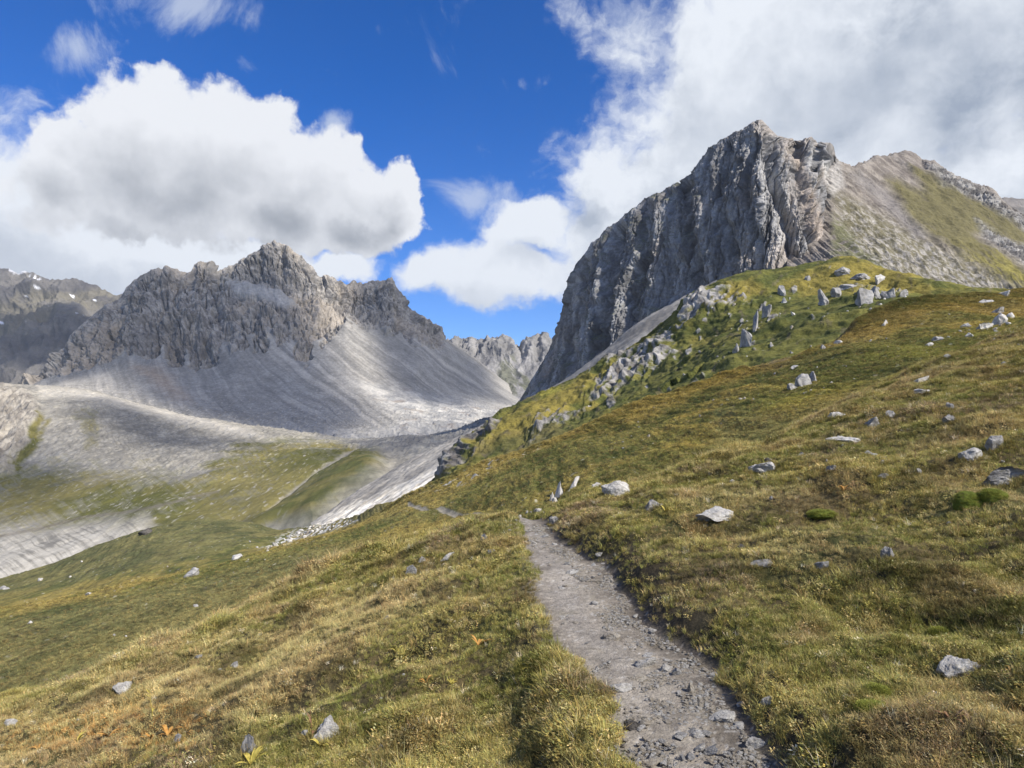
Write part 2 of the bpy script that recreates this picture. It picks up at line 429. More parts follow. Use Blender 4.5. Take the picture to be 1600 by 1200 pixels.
def left_mountain():
    ridge = [(-60, 640, 2050), (20, 605, 2100), (60, 588, 2120), (80, 562, 2140), (100, 542, 2150), (115, 520, 2160), (130, 505, 2170), (150, 488, 2180), (165, 478, 2190), (185, 468, 2200), (196, 452, 2200), (210, 436, 2210),
             (225, 428, 2220), (240, 422, 2230), (262, 419, 2240), (280, 424, 2250), (296, 427, 2260), (303, 413, 2260), (312, 409, 2260), (325, 413, 2260), (338, 424, 2270), (350, 420, 2290), (372, 410, 2310), (388, 400, 2320),
             (408, 390, 2330), (418, 381, 2340), (428, 377, 2340), (440, 384, 2340), (455, 391, 2340), (466, 399, 2340), (480, 412, 2340), (492, 424, 2340), (500, 436, 2350), (512, 431, 2350), (525, 438, 2360), (540, 444, 2370),
             (552, 440, 2380), (566, 444, 2390), (580, 439, 2400), (597, 439, 2410), (612, 434, 2420), (618, 448, 2430), (630, 462, 2440), (636, 478, 2450), (650, 488, 2470), (668, 498, 2490), (680, 506, 2500), (690, 512, 2510),
             (695, 530, 2560), (720, 545, 2680), (750, 566, 2760), (780, 590, 2800), (830, 622, 2800)]
    back = [(-60, 700, 2700), (300, 560, 2900), (600, 560, 3000), (830, 660, 3100)]
    mid = [(-60, 640, 2020), (60, 592, 2050), (100, 565, 2040), (150, 515, 2050), (200, 488, 2070), (260, 475, 2080), (310, 462, 2120), (360, 450, 2180), (430, 428, 2220), (490, 470, 2180), (550, 482, 2280),
           (610, 480, 2320), (650, 512, 2380), (690, 530, 2460), (730, 560, 2600), (830, 628, 2700)]
    foot = [(-60, 640, 1990), (60, 598, 2010), (100, 586, 1990), (130, 577, 1980), (155, 570, 1970), (200, 556, 1960), (235, 556, 1950), (300, 578, 1900), (330, 570, 1920), (370, 548, 1950), (420, 553, 1940), (480, 566, 1920), (505, 545, 1990),
            (540, 500, 2130), (560, 505, 2150), (600, 522, 2180), (650, 538, 2240), (690, 548, 2360), (730, 575, 2500), (830, 632, 2600)]
    s1 = [(-60, 645, 1900), (100, 598, 1850), (200, 600, 1780), (330, 622, 1700), (450, 622, 1720), (560, 610, 1800), (650, 608, 1950), (740, 618, 2200), (830, 636, 2350)]
    s2 = [(-60, 660, 1700), (60, 606, 1650), (120, 612, 1600), (200, 635, 1520), (300, 660, 1450), (420, 682, 1380), (560, 692, 1350), (640, 680, 1450), (740, 655, 1700), (830, 645, 2000)]
    s3 = [(-60, 760, 1350), (200, 720, 1250), (420, 730, 1200), (640, 720, 1250), (830, 700, 1600)]
    td = [0, .08, .30, .50, .72, .93, 1]
    ni, nj = 1150, 640
    V, s, t = loft([back, ridge, mid, foot, s1, s2, s3], ni, nj, smooth_rows=False, tdist=td)
    # ease the joints of the control rows along s
    G = V.reshape(ni, nj, 3)
    for _ in range(10):
        w = sst(.46, .6, np.linspace(0, 1, nj))[None, :, None]
        G[1:-1] = G[1:-1] * (1 - w * .6) + (G[:-2] + G[2:]) * .5 * w * .6
    V = G.reshape(-1, 3)
    x, y, z = V.T.copy(); px0, py0 = proj(V)
    n = normals(V, ni, nj); n *= np.sign(-(n[:, 1:2]) + 1e-9)
    wob = fbm(x / 60, y / 60, z / 60, 4)
    tf = t + wob * .035 + fbm(x / 22, z / 22, y / 40, 3) * .02
    tf = tf + .085 * sst(.55, .95, 1 - np.abs(pn((x + .35 * y + wob * 25) / 95, z / 900, 3)) * 2.2) * sst(.30, .5, t)
    cl = sst(.515, .485, tf) * sst(.0, .05, t)                   # cliff mask
    cl = cl * sst(700, 688, px0 + wob * 8)
    ledge = inpoly(px0 + wob * 14, py0 + wob * 6, [(348, 430), (375, 434), (440, 446), (470, 470), (440, 478), (395, 462), (360, 455)], 6)
    cl2 = cl * (1 - ledge * .85)
    dsp = cliff_noise(x + .35 * y, z, y, 62, 17, tilt=.12, ledge=.12) + fbm(x / 30, z / 34, y / 40, 5) * 13 + fbm(x / 9 + z / 20, z / 11, y / 12, 4) * 4.5 + (ridg(x / 150, y / 300, z / 260, 4) - .5) * 40
    dsp = dsp * cl2
    uc = x + .35 * y + fbm(x / 70, z / 70, y / 90, 3) * 18 + .10 * z
    gate = sst(-.35, .35, fbm(x / 150, z / 110, y / 200, 3)); ck1 = gate * sst(.13, 0, np.abs(pn(uc / 30, z / 110, 7))); ck2 = sst(.15, 0, np.abs(pn(uc / 13, z / 46, 9)))
    dsp = dsp - (ck1 * 9 + ck2 * 4.5) * cl2
    gul = (ridg(px0 / 17 + fbm(x / 200, z / 200, 0, 2) * .6, t * 3.0, 0, 3) - .5) * 3.2
    scree_u = (px0 + (py0 - 560) * (-.25 - 1.1 * sst(230, 560, px0)) + 8 * fbm(px0 / 60, py0 / 60, 0, 2)) / 11.0
    V = V + n * (dsp * (sst(.085, .17, t) * .93 + .07) + (1 - cl2) * (fbm(scree_u * .35, t * 4, 0, 3) * 1.0 + fbm(x / 8, y / 12, z / 8, 4) * .9 + (sst(.1, .6, pn(x / 5.0, y / 20, z / 4.4)) * 2.0 + sst(.3, .6, pn(x / 11 + 9, y / 40, z / 9)) * 2.4) * sst(.62, .95, t)))[:, None]
    V[:, 2] += (fbm(x / 13, y / 60, 0, 3) * 7 + ridg(x / 26, y / 70, 3, 2) * 4 - 3) * sst(.16, .09, t) * sst(.02, .07, t)
    mo = sst(.86, .93, t) * sst(280, 420, px0)
    V[:, 2] += mo * (ridg(x / 90, y / 60, 0, 4) - .4) * 11
    px, py = proj(V)
    # colour
    k = fbm(x / 26 + z / 60, z / 20, y / 40, 5, .62); k2 = fbm(x / 160, z / 160, y / 160, 3); k3 = fbm(x / 9, z / 14, y / 12, 3)
    c = lerp(C(.20, .19, .18), C(.42, .40, .375), sst(-.45, .5, k + .3 * k3))
    c = lerp(c, C(.44, .385, .32), sst(.05, .5, k2 + .4 * k) * .65)
    c = lerp(c, C(.105, .10, .095), np.clip(ck1 * .55 + ck2 * .35, 0, 1))
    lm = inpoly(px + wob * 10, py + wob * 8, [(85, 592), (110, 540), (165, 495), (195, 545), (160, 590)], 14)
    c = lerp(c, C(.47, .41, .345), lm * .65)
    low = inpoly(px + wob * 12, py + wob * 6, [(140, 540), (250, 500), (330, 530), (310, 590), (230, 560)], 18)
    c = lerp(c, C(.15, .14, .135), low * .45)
    st = fbm(scree_u, t * 2.2, 0, 5, .6); st2 = fbm(scree_u * 3.1, t * 4, 4, 3)
    sc = lerp(C(.235, .228, .215), C(.345, .333, .312), sst(-.7, .7, st * .75 + st2 * .3 + k2 * .6 + k3 * .3))
    pale = sst(.05, .5, fbm(scree_u * .45 + 5, t * 1.3, 7, 4, .6) + .2 * st); drk = sst(.1, .5, fbm(scree_u * .6 + 45, t * 1.6, 2, 4, .6)); sc = lerp(sc, C(.175, .172, .168), drk * .55)
    sc = lerp(sc, C(.47, .445, .405), pale * .62)
    orange = inpoly(px + wob * 22, py + wob * 8, [(215, 575), (245, 570), (270, 590), (300, 625), (270, 622), (240, 600)], 12)
    sc = lerp(sc, C(.42, .32, .23), orange * .55)
    sc = lerp(sc, C(.50, .49, .475), ledge * .35)
    spk = sst(.38, .55, pn(x / 3.6, y / 14.0, z / 3.4)) * sst(.45, .95, t)
    sc = lerp(sc, C(.58, .56, .53), spk * .5)
    moc = lerp(C(.30, .30, .30), C(.50, .485, .455), sst(-.3, .4, fbm(x / 34, y / 44, z / 30, 5) + .25 * k3))
    mm = inpoly(px + wob * 20, py + wob * 8, [(560, 600), (640, 612), (740, 628), (800, 640), (740, 665), (600, 690), (640, 655), (590, 630)], 16)
    sc = lerp(sc, moc, np.clip(mm + mo * .8, 0, 1))
    br = sst(.25, .5, fbm(x / 60 + 9, y / 60, 0, 4)) * mm; sc = lerp(sc, C(.22, .17, .135), br * .5)
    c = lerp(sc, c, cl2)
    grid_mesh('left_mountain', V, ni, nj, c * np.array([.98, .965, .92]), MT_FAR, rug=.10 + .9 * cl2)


def valley():
    r0 = [(-120, 650, 1900), (60, 640, 1750), (300, 680, 1550), (560, 705, 1450), (700, 690, 1500), (860, 660, 1700)]
    r1 = [(-120, 596, 1500), (0, 602, 1500), (50, 604, 1500), (110, 606, 1480), (150, 614, 1450), (230, 636, 1400), (330, 655, 1350), (450, 672, 1300), (560, 686, 1290), (640, 684, 1250), (700, 675, 1250), (760, 655, 1300), (860, 640, 1350)]
    r2 = [(-120, 680, 1150), (0, 672, 1150), (60, 640, 1180), (150, 655, 1150), (250, 680, 1120), (350, 688, 1100), (430, 694, 1050), (560, 697, 1000), (640, 694, 980), (700, 690, 950), (780, 675, 900), (860, 660, 900)]
    r3 = [(-120, 770, 860), (0, 745, 880), (100, 728, 900), (200, 722, 900), (330, 716, 860), (420, 720, 820), (500, 716, 780), (560, 715, 740), (620, 722, 700), (700, 710, 680), (860, 680, 700)]
    r4 = [(-120, 850, 640), (0, 820, 660), (150, 800, 660), (280, 782, 640), (380, 780, 600), (450, 785, 560), (520, 765, 560), (600, 745, 560), (700, 730, 540), (860, 700, 560)]
    r5 = [(-120, 950, 470), (0, 925, 480), (150, 900, 480), (280, 865, 470), (400, 850, 460), (500, 835, 440), (600, 800, 430), (700, 770, 430), (860, 740, 430)]
    r6 = [(-120, 1060, 380), (300, 980, 380), (860, 860, 380)]
    ni, nj = 1000, 560
    V, s, t = loft([r0, r1, r2, r3, r4, r5, r6], ni, nj, tdist=[0, .05, .28, .50, .72, .93, 1])
    x, y, z = V.T.copy(); px0, py0 = proj(V)
    wob = fbm(x / 70, y / 70, 0, 4)
    # the dark green knoll and the stream-cut gully beside it
    kn = inpoly(px0 + wob * 9, py0 + wob * 5, [(385, 828), (440, 790), (500, 745), (545, 716), (585, 714), (600, 735), (560, 770), (490, 822)], 20)
    V[:, 2] += kn * 9
    gd, gf = segd(px0 + wob * 5, py0 + wob * 3, [(418, 796), (450, 770), (490, 742), (520, 722), (560, 700)])
    V[:, 2] -= sst(9, 0, gd) * 3.5
    rockf = inpoly(px0 + wob * 14, py0 + wob * 10, [(-130, 608), (10, 606), (60, 625), (50, 680), (10, 740), (-130, 760)], 12)
    fl = (px0 - 40) * .55 + (py0 - 700) * -.83                      # across-slope coordinate, streaks run down to the left
    al = (px0 - 40) * .83 + (py0 - 700) * .55
    rills = ridg(fl / 7.0 + wob, al / 60, 0, 3)
    band = inpoly(px0 + wob * 20, py0 + wob * 10, [(100, 625), (200, 632), (330, 668), (430, 700), (420, 735), (300, 745), (160, 720), (100, 690)], 25)
    V[:, 2] += rockf * ridg(x / 24, y / 60, 0, 4) * 16 + band * (ridg(px0 / 9 + wob * 2, py0 / 22, 0, 3) - .4) * .8
    V[:, 2] += fbm(x / 90, y / 120, 0, 4) * 5 + fbm(x / 7, y / 60, z / 7, 4) * (.35 + .75 * sst(450, 1000, y)) + (sst(.15, .6, pn(x / 3.4, y / 24, z / 2.6)) * 1.5 + sst(.3, .6, pn(x / 7.5 + 9, y / 40, z / 6)) * 1.6) * sst(430, 1150, y) + fbm(x / 30, y / 90, z / 14, 3) * 1.5 * sst(520, 900, y)
    cre = inpoly(px0 + wob * 10, py0 + wob * 5, [(500, 682), (560, 690), (640, 682), (740, 672), (780, 660), (800, 672), (700, 705), (600, 708)], 8)
    V[:, 2] += cre * (ridg(x / 40, y / 30, 0, 4)) * 5
    px, py = proj(V)
    zz = z + 0.0; k = fbm(x / 30, y / 60, zz / 40, 5, .6); k2 = fbm(x / 140, y / 300, zz / 50, 4); sp = pn(x / 3.0, y / 30, zz / 2.4); sp2 = pn(x / 2.4 + 50, y / 25, zz / 2.0)
    st = fbm(fl / 5 + wob, al / 70, 0, 4, .6)
    base = lerp(C(.235, .228, .212), C(.43, .41, .37), sst(-.6, .6, k * .9 + st * .30 + sp * (.15 + .35 * sst(500, 1000, y))))
    # grass on the lower slopes
    g = np.maximum(inpoly(px + wob * 22, py + wob * 12, [(-130, 735), (60, 725), (240, 738), (340, 752), (350, 800), (210, 822), (100, 816), (-130, 838)], 34) * .9,
                   inpoly(px + wob * 24, py + wob * 12, [(300, 770), (340, 712), (400, 686), (540, 690), (600, 706), (560, 740), (470, 800), (400, 822), (250, 840), (240, 800)], 22))
    g = np.maximum(g, inpoly(px + wob * 8, py + wob * 5, [(18, 735), (40, 690), (58, 640), (68, 650), (62, 690), (30, 745)], 9))
    g = np.maximum(g, inpoly(px + wob * 6, py, [(40, 710), (72, 655), (84, 650), (60, 700)], 5) * .7)
    g = np.maximum(g, inpoly(px + wob * 16, py, [(118, 640), (150, 640), (155, 700), (128, 706)], 9) * .6)
    g = np.clip(g * 1.5 - .38 + st * .5 + k * .8, 0, 1) * sst(.55, .35, sp * .7 + st * .2)
    gc = lerp(C(.115, .118, .034), C(.22, .195, .075), sst(-.3, .4, k2 + .4 * k))
    c = lerp(base, gc, g)
    c = lerp(c, C(.20, .19, .17), band * sst(.5, .85, ridg(px / 8 + wob * 2, py / 22 + wob, 0, 4)) * .55)
    c = lerp(c, lerp(C(.095, .105, .034), C(.17, .155, .055), sst(-.2, .4, fbm(x / 30, y / 30, 0, 4))), kn * .95)
    c = lerp(c, C(.36, .34, .31), sst(5, 1.5, gd) * .75)
    c = lerp(c, lerp(C(.22, .22, .225), C(.33, .325, .31), sst(-.3, .3, k)), cre)
    dotm = sst(.50, .66, sp2 + .25 * k) * inpoly(px, py, [(150, 690), (520, 690), (500, 760), (400, 815), (120, 830), (60, 760)], 25)
    c = lerp(c, C(.55, .53, .48), dotm * .5)
    white = inpoly(px + wob * 12, py + wob * 8, [(-130, 868), (0, 848), (120, 824), (230, 815), (220, 860), (-130, 960)], 18)
    c = lerp(c, C(.56, .535, .49), white * .75 * sst(-.5, .2, st + k * .6))
    top = inpoly(px + wob * 8, py + wob * 4, [(60, 603), (120, 604), (230, 632), (380, 668), (430, 690), (300, 665), (150, 625), (60, 620)], 7)
    c = lerp(c, C(.58, .55, .50), top * .75)
    rk = lerp(C(.25, .23, .21), C(.43, .40, .36), sst(-.3, .3, fbm(x / 14, y / 30, z / 9, 4))); c = lerp(c, rk, rockf * (1 - g))
    td_, tf_ = segd(px + wob * 2, py, [(0, 838), (60, 826), (130, 808), (200, 800), (260, 788), (300, 776), (340, 768)])
    c = lerp(c, C(.20, .18, .155), sst(3.0, 1.2, td_) * .55)
    grid_mesh('valley_floor', V, ni, nj, c * np.array([.84, .82, .76]), MT_FAR, rug=np.full(len(c), .07) + .5 * rockf)


def scree_fan():
    """pale scree sheet that runs from the foot of the cliff down behind the rocky spur into the valley"""
    rows = [[(560, 860, 500), (650, 800, 560), (760, 690, 700), (830, 640, 820), (1000, 560, 900), (1120, 500, 900)],
            [(490, 818, 430), (540, 780, 470), (600, 742, 540), (650, 712, 600), (700, 690, 650), (760, 660, 720), (815, 628, 820), (880, 596, 850), (940, 552, 850), (1000, 505, 830), (1120, 440, 800)],
            [(500, 822, 400), (560, 795, 420), (640, 748, 470), (690, 716, 520), (740, 690, 560), (820, 650, 640), (900, 612, 680), (1000, 560, 680), (1120, 500, 680)],
            [(500, 838, 340), (600, 805, 350), (680, 770, 360), (740, 740, 380), (860, 690, 420), (1000, 620, 450), (1120, 560, 450)]]
    ni, nj = 620, 200
    V, s, t = loft(rows, ni, nj, tdist=[0, .12, .6, 1])
    x, y, z = V.T.copy(); px0, py0 = proj(V)
    fl = (px0 - 600) * .55 + (py0 - 760) * .83
    st = fbm(fl / 5, px0 / 120, 0, 4, .6)
    V[:, 2] += st * 1.2 + fbm(x / 9, y / 12, 0, 4) * 1.0
    px, py = proj(V)
    k = fbm(x / 20, y / 30, 0, 4)
    c = lerp(C(.215, .208, .20), C(.33, .318, .30), sst(-.4, .4, st + .4 * k))
    w = 1.0 * inpoly(px + k * 10, py + k * 6, [(480, 826), (560, 790), (640, 758), (700, 728), (735, 700), (745, 720), (700, 760), (640, 800), (500, 850)], 9)
    c = lerp(c, lerp(C(.42, .39, .34), C(.88, .85, .78), sst(-.5, .2, fbm(fl / 3.2, px0 / 60, 5, 4))), w)
    grid_mesh('scree_slope', V, ni, nj, c * np.array([.92, .90, .85]), MT_FAR, rug=np.full(len(c), .08))


def tower():
    top = [(800, 640, 1080), (812, 626, 1080), (830, 596, 1075), (848, 566, 1070), (862, 540, 1065), (870, 522, 1060), (876, 500, 1050), (884, 474, 1045), (889, 450, 1040), (896, 425, 1030), (903, 412, 1025), (912, 400, 1020), (925, 380, 1010), (938, 371, 1005),
           (952, 356, 1000), (968, 346, 990), (985, 330, 980), (1002, 318, 970), (1014, 308, 965), (1028, 302, 955), (1032, 303, 955), (1046, 293, 945), (1058, 286, 940), (1064, 287, 935), (1082, 272, 925), (1098, 250, 910), (1112, 232, 900),
           (1130, 218, 890), (1148, 208, 880), (1162, 203, 870), (1174, 195, 865), (1184, 190, 860), (1189, 188, 860), (1196, 193, 860), (1203, 201, 860), (1213, 212, 860), (1228, 217, 870), (1240, 223, 880), (1249, 231, 885), (1258, 223, 885),
           (1268, 220, 885), (1276, 223, 885), (1282, 234, 880), (1288, 226, 875), (1298, 224, 870), (1303, 230, 870), (1306, 246, 870), (1312, 254, 880), (1325, 262, 900)]
    mid = [(800, 650, 1040), (850, 592, 1020), (900, 510, 960), (950, 450, 930), (1000, 420, 900), (1060, 400, 860), (1120, 360, 830), (1190, 320, 795), (1250, 320, 790), (1290, 320, 800), (1318, 325, 810)]
    bot = [(800, 660, 1000), (830, 630, 990), (900, 600, 930), (950, 560, 900), (1000, 535, 870), (1060, 490, 830), (1120, 470, 800), (1190, 440, 765), (1250, 425, 750), (1290, 412, 750), (1320, 400, 750)]
    low = [(800, 700, 960), (900, 660, 900), (1000, 600, 840), (1120, 540, 770), (1250, 480, 720), (1320, 450, 720)]
    back = [(800, 700, 1250), (900, 560, 1250), (1000, 480, 1230), (1100, 420, 1200), (1189, 380, 1150), (1250, 380, 1100), (1325, 380, 1050)]
    ni, nj = 900, 560
    V, s, t = loft([back, top, mid, bot, low], ni, nj, smooth_rows=False, tdist=[0, .09, .5, .92, 1])
    G = V.reshape(ni, nj, 3)
    tt = np.linspace(0, 1, nj); w = (sst(.12, .3, tt))[None, :, None]
    for _ in range(12): G[1:-1] = G[1:-1] * (1 - w * .6) + (G[:-2] + G[2:]) * .5 * w * .6
    V = G.reshape(-1, 3); x, y, z = V.T.copy(); px0, py0 = proj(V)
    n = normals(V, ni, nj); n *= np.sign(-(n[:, 1:2]) + 1e-9)
    n[:, 2] *= .35; n /= np.linalg.norm(n, axis=1)[:, None]
    U = x * .88 - y * .45
    dsp = cliff_noise(U, z, y * .3, 30, 6.2, tilt=-.16)
    big = 0
    for (pts, wd, dp) in [([(955, 350), (948, 430), (938, 520), (930, 600)], 9, 26), ([(1066, 288), (1064, 350), (1078, 400), (1092, 470)], 8, 18), ([(1004, 318), (1003, 400), (985, 470), (980, 560)], 7, 14),
                          ([(1178, 215), (1160, 290), (1180, 360), (1190, 440)], 6, 12), ([(1205, 215), (1212, 290), (1232, 350), (1240, 430)], 7, 15), ([(1252, 232), (1262, 300), (1268, 350), (1290, 410)], 8, 18),
                          ([(1130, 225), (1120, 300), (1140, 380), (1150, 450)], 6, 10), ([(1045, 300), (1050, 340), (1046, 380)], 6, 10), ([(905, 410), (900, 480), (880, 560)], 7, 14), ([(1281, 236), (1284, 270), (1280, 300)], 3, 14)]:
        d, f = segd(px0 + pn(py0 / 22, px0 / 60, 4) * 6, py0, pts)
        big = big - sst(wd * 2.2, 0, d) * dp
    for (su, sz, am, th_, wb) in [(13, 150, 5.0, .10, 5), (6.5, 70, 2.6, .11, 3), (3.1, 26, 1.2, .14, 1.5)]:
        uu = U + fbm(U / 30, z / 30, su, 3) * wb - .12 * z; big = big - sst(th_, 0, np.abs(pn(uu / sz * 0 + uu / su, z / sz, su))) * am
    crk = sst(.11, 0, np.abs(pn((U + fbm(U / 30, z / 30, 13, 3) * 5 - .12 * z) / 13, z / 150, 13))) + .7 * sst(.12, 0, np.abs(pn((U + fbm(U / 30, z / 30, 6.5, 3) * 3 - .12 * z) / 6.5, z / 70, 6.5)))
    big = big + fbm(U / 3, z / 5, y / 6, 4) * 2.2
    bay = inpoly(px0, py0, [(1040, 390), (1080, 400), (1090, 450), (1050, 480), (1010, 470)], 18)
    big = big - bay * 16
    rib = inpoly(px0, py0, [(1185, 260), (1205, 300), (1225, 380), (1215, 430), (1185, 430), (1175, 330)], 10) * 10
    rib2 = inpoly(px0, py0, [(1090, 470), (1060, 450), (1010, 510), (980, 560), (1080, 500)], 16) * 12
    ed = sst(.09, .2, t)
    V = V + n * ((dsp + big + rib + rib2) * ed)[:, None]
    V[:, 2] += (fbm(x / 5, y / 12, 0, 3) * 2.2) * sst(.2, .1, t) * sst(.03, .08, t)
    px, py = proj(V)
    k = fbm(U / 9, z / 40, y / 50, 5); k2 = fbm(U / 40 + 3, z / 60, 0, 4); k3 = fbm(U / 3, z / 5, y / 8, 3)
    c = lerp(C(.19, .187, .185), C(.40, .395, .385), sst(-.5, .5, k + .35 * k3))
    warm = sst(-.05, .5, k2 + .3 * k + sst(1120, 1260, px) * .28 - .1)
    c = lerp(c, C(.40, .335, .27), warm * .55)
    stripe = inpoly(px + k3 * 4, py, [(1185, 250), (1197, 262), (1222, 350), (1232, 380), (1216, 385), (1190, 300)], 6); c = lerp(c, C(.45, .44, .42), stripe * .6)
    or_ = inpoly(px + k * 8, py, [(1240, 240), (1262, 260), (1280, 330), (1300, 400), (1285, 410), (1258, 350), (1248, 300)], 8); c = lerp(c, C(.47, .37, .28), or_ * .55)
    wh = inpoly(px + k * 8, py, [(1287, 250), (1310, 255), (1322, 290), (1305, 305), (1292, 300)], 6); c = lerp(c, C(.50, .49, .46), wh * .7)
    stain = sst(.0, .35, fbm(U / 14 + 20, z / 60, 0, 5, .6) - .12 * warm); c = lerp(c, C(.105, .103, .104), stain * .6)
    G_ = V.reshape(ni, nj, 3); nn = normals(V, ni, nj); nn *= np.sign(-(nn[:, 1:2]) + 1e-9)
    grn = sst(.35, .6, nn[:, 2]) * sst(-.1, .3, fbm(x / 20, z / 20, y / 20, 4)) * sst(1230, 1000, px)
    c = lerp(c, C(.13, .135, .055), grn * .7)
    c = lerp(c, C(.07, .068, .068), np.clip(crk, 0, 1) * .45)
    push = 1 + .20 * sst(.93, 1.0, s); V = V * push[:, None]
    grid_mesh('cliff_tower', V, ni, nj, c, MT_CLIFF)


def right_slope():
    back = [(1230, 420, 1500), (1400, 380, 1600), (1600, 420, 1500), (1800, 520, 1300)]
    ridge = [(1230, 300, 1000), (1290, 262, 960), (1312, 255, 960), (1322, 259, 980), (1336, 262, 1000), (1352, 260, 1060), (1372, 254, 1130), (1385, 255, 1160), (1400, 250, 1190), (1415, 248, 1200), (1428, 252, 1200), (1440, 262, 1200),
             (1450, 260, 1190), (1460, 260, 1190), (1475, 270, 1180), (1495, 282, 1160), (1520, 296, 1140), (1532, 303, 1130), (1545, 305, 1120), (1556, 309, 1110), (1570, 322, 1090), (1600, 345, 1060), (1700, 410, 980), (1800, 470, 900)]
    m1 = [(1230, 340, 900), (1300, 310, 900), (1400, 312, 980), (1500, 332, 990), (1600, 380, 950), (1700, 430, 880), (1800, 500, 800)]
    m2 = [(1230, 410, 760), (1300, 385, 760), (1400, 380, 780), (1500, 392, 790), (1600, 425, 760), (1800, 520, 700)]
    bt = [(1230, 450, 620), (1310, 428, 580), (1400, 440, 560), (1500, 452, 560), (1600, 452, 560), (1800, 540, 520)]
    lw = [(1230, 520, 480), (1400, 500, 460), (1600, 500, 460), (1800, 580, 440)]
    ni, nj = 760, 420
    V, s, t = loft([back, ridge, m1, m2, bt, lw], ni, nj, smooth_rows=False, tdist=[0, .08, .35, .65, .92, 1])
    G = V.reshape(ni, nj, 3); w = sst(.12, .25, np.linspace(0, 1, nj))[None, :, None]
    for _ in range(14): G[1:-1] = G[1:-1] * (1 - w * .6) + (G[:-2] + G[2:]) * .5 * w * .6
    V = G.reshape(-1, 3); x, y, z = V.T.copy(); px0, py0 = proj(V)
    n = normals(V, ni, nj); n *= np.sign(-(n[:, 1:2]) + 1e-9)
    wob = fbm(x / 40, y / 60, z / 40, 4)
    a = (px0 - 1400) * .62 - (py0 - 330) * .78                   # across the fall line (falls to the lower right)
    b = (px0 - 1400) * .78 + (py0 - 330) * .62
    gr1 = inpoly(px0 + wob * 12, py0 + wob * 8, [(1385, 282), (1400, 284), (1440, 305), (1490, 350), (1540, 385), (1620, 440), (1620, 465), (1560, 440), (1500, 400), (1455, 372), (1420, 340)], 10)
    gr2 = inpoly(px0 + wob * 12, py0 + wob * 8, [(1422, 262), (1450, 275), (1500, 305), (1560, 335), (1620, 375), (1620, 392), (1560, 372), (1500, 360), (1460, 330)], 9)
    rk = inpoly(px0 + wob * 8, py0 + wob * 6, [(1446, 258), (1470, 262), (1540, 300), (1600, 345), (1660, 390), (1640, 400), (1580, 350), (1520, 315), (1470, 290)], 7)
    rk2 = inpoly(px0 + wob * 8, py0 + wob * 6, [(1520, 350), (1560, 372), (1620, 395), (1620, 432), (1580, 405), (1545, 382)], 7)
    rough = ridg(x / 9, y / 16, z / 9, 4)
    V = V + n * ((wob * 5 + (gr1 + gr2) * 5 + (rk + rk2) * (rough - .3) * 11 + (ridg(a / 14, b / 90, 0, 3) - .5) * 3.5 + fbm(x / 5, y / 10, z / 5, 3) * .7) * sst(.04, .1, t))[:, None]
    V[:, 2] += (fbm(x / 6, y / 14, 0, 3) * 1.6 + sst(.3, .5, pn(x / 7, 0 * y, 9)) * 5 * sst(1500, 1540, px0)) * sst(.15, .1, t) * sst(.03, .07, t)
    px, py = proj(V)
    st = fbm(a / 6 + wob, b / 60, 0, 4, .6); k = fbm(x / 12, y / 20, z / 12, 4)
    base = lerp(C(.145, .125, .108), C(.27, .24, .205), sst(-.5, .5, st + .4 * k))
    rb = sst(-.15, .5, fbm(a / 4 + 9 + wob, b / 13, 0, 6, .7) + .35 * k + sst(330, 430, py) * .15)
    zone = inpoly(px + wob * 14, py + wob * 8, [(1305, 300), (1330, 310), (1420, 360), (1540, 425), (1620, 460), (1500, 470), (1350, 440), (1310, 345)], 16)
    c = lerp(base, lerp(C(.15, .135, .08), C(.36, .335, .295), rb), zone)
    lg = inpoly(px + wob * 10, py + wob * 6, [(1303, 335), (1318, 350), (1350, 390), (1390, 425), (1350, 440), (1300, 420)], 9); c = lerp(c, C(.125, .13, .055), lg * .75 * sst(.3, .0, k))
    gy = inpoly(px + wob * 14, py + wob * 6, [(1340, 262), (1420, 330), (1455, 372), (1430, 372), (1380, 320), (1330, 275)], 8); c = lerp(c, C(.20, .185, .175), gy * .7)
    gcol = lerp(C(.13, .115, .045), C(.24, .21, .045), sst(360, 430, py) * sst(-.5, .3, st))
    c = lerp(c, gcol, np.clip((gr1 + gr2) * (1.15 + .7 * st), 0, 1) * .92)
    c = lerp(c, lerp(C(.12, .115, .11), C(.34, .33, .31), sst(-.2, .35, k + rough * .3 - .2)), np.clip(rk + rk2, 0, 1) * .9)
    wr = inpoly(px, py, [(1285, 255), (1312, 250), (1320, 290), (1296, 310)], 6); c = lerp(c, C(.46, .44, .41), wr * .6)
    grid_mesh('right_slope', V, ni, nj, c, MT_CLIFF)
    # far ridge at the right edge
    rows = [[(1480, 420, 3200), (1700, 420, 3200)], [(1480, 330, 2700), (1540, 318, 2650), (1570, 313, 2600), (1590, 316, 2600), (1604, 314, 2600), (1640, 318, 2600), (1700, 330, 2600)], [(1480, 400, 2300), (1700, 400, 2300)], [(1480, 480, 2000), (1700, 480, 2000)]]
    ni, nj = 160, 80
    V, s, t = loft(rows, ni, nj, tdist=[0, .15, .6, 1]); x, y, z = V.T.copy()
    V[:, 2] += fbm(x / 60, y / 90, 0, 5) * 14
    c = lerp(C(.14, .13, .12), C(.22, .20, .18), sst(-.4, .4, fbm(x / 70, y / 70, z / 40, 4)))
    grid_mesh('far_right_ridge', V, ni, nj, c, MT_FAR)


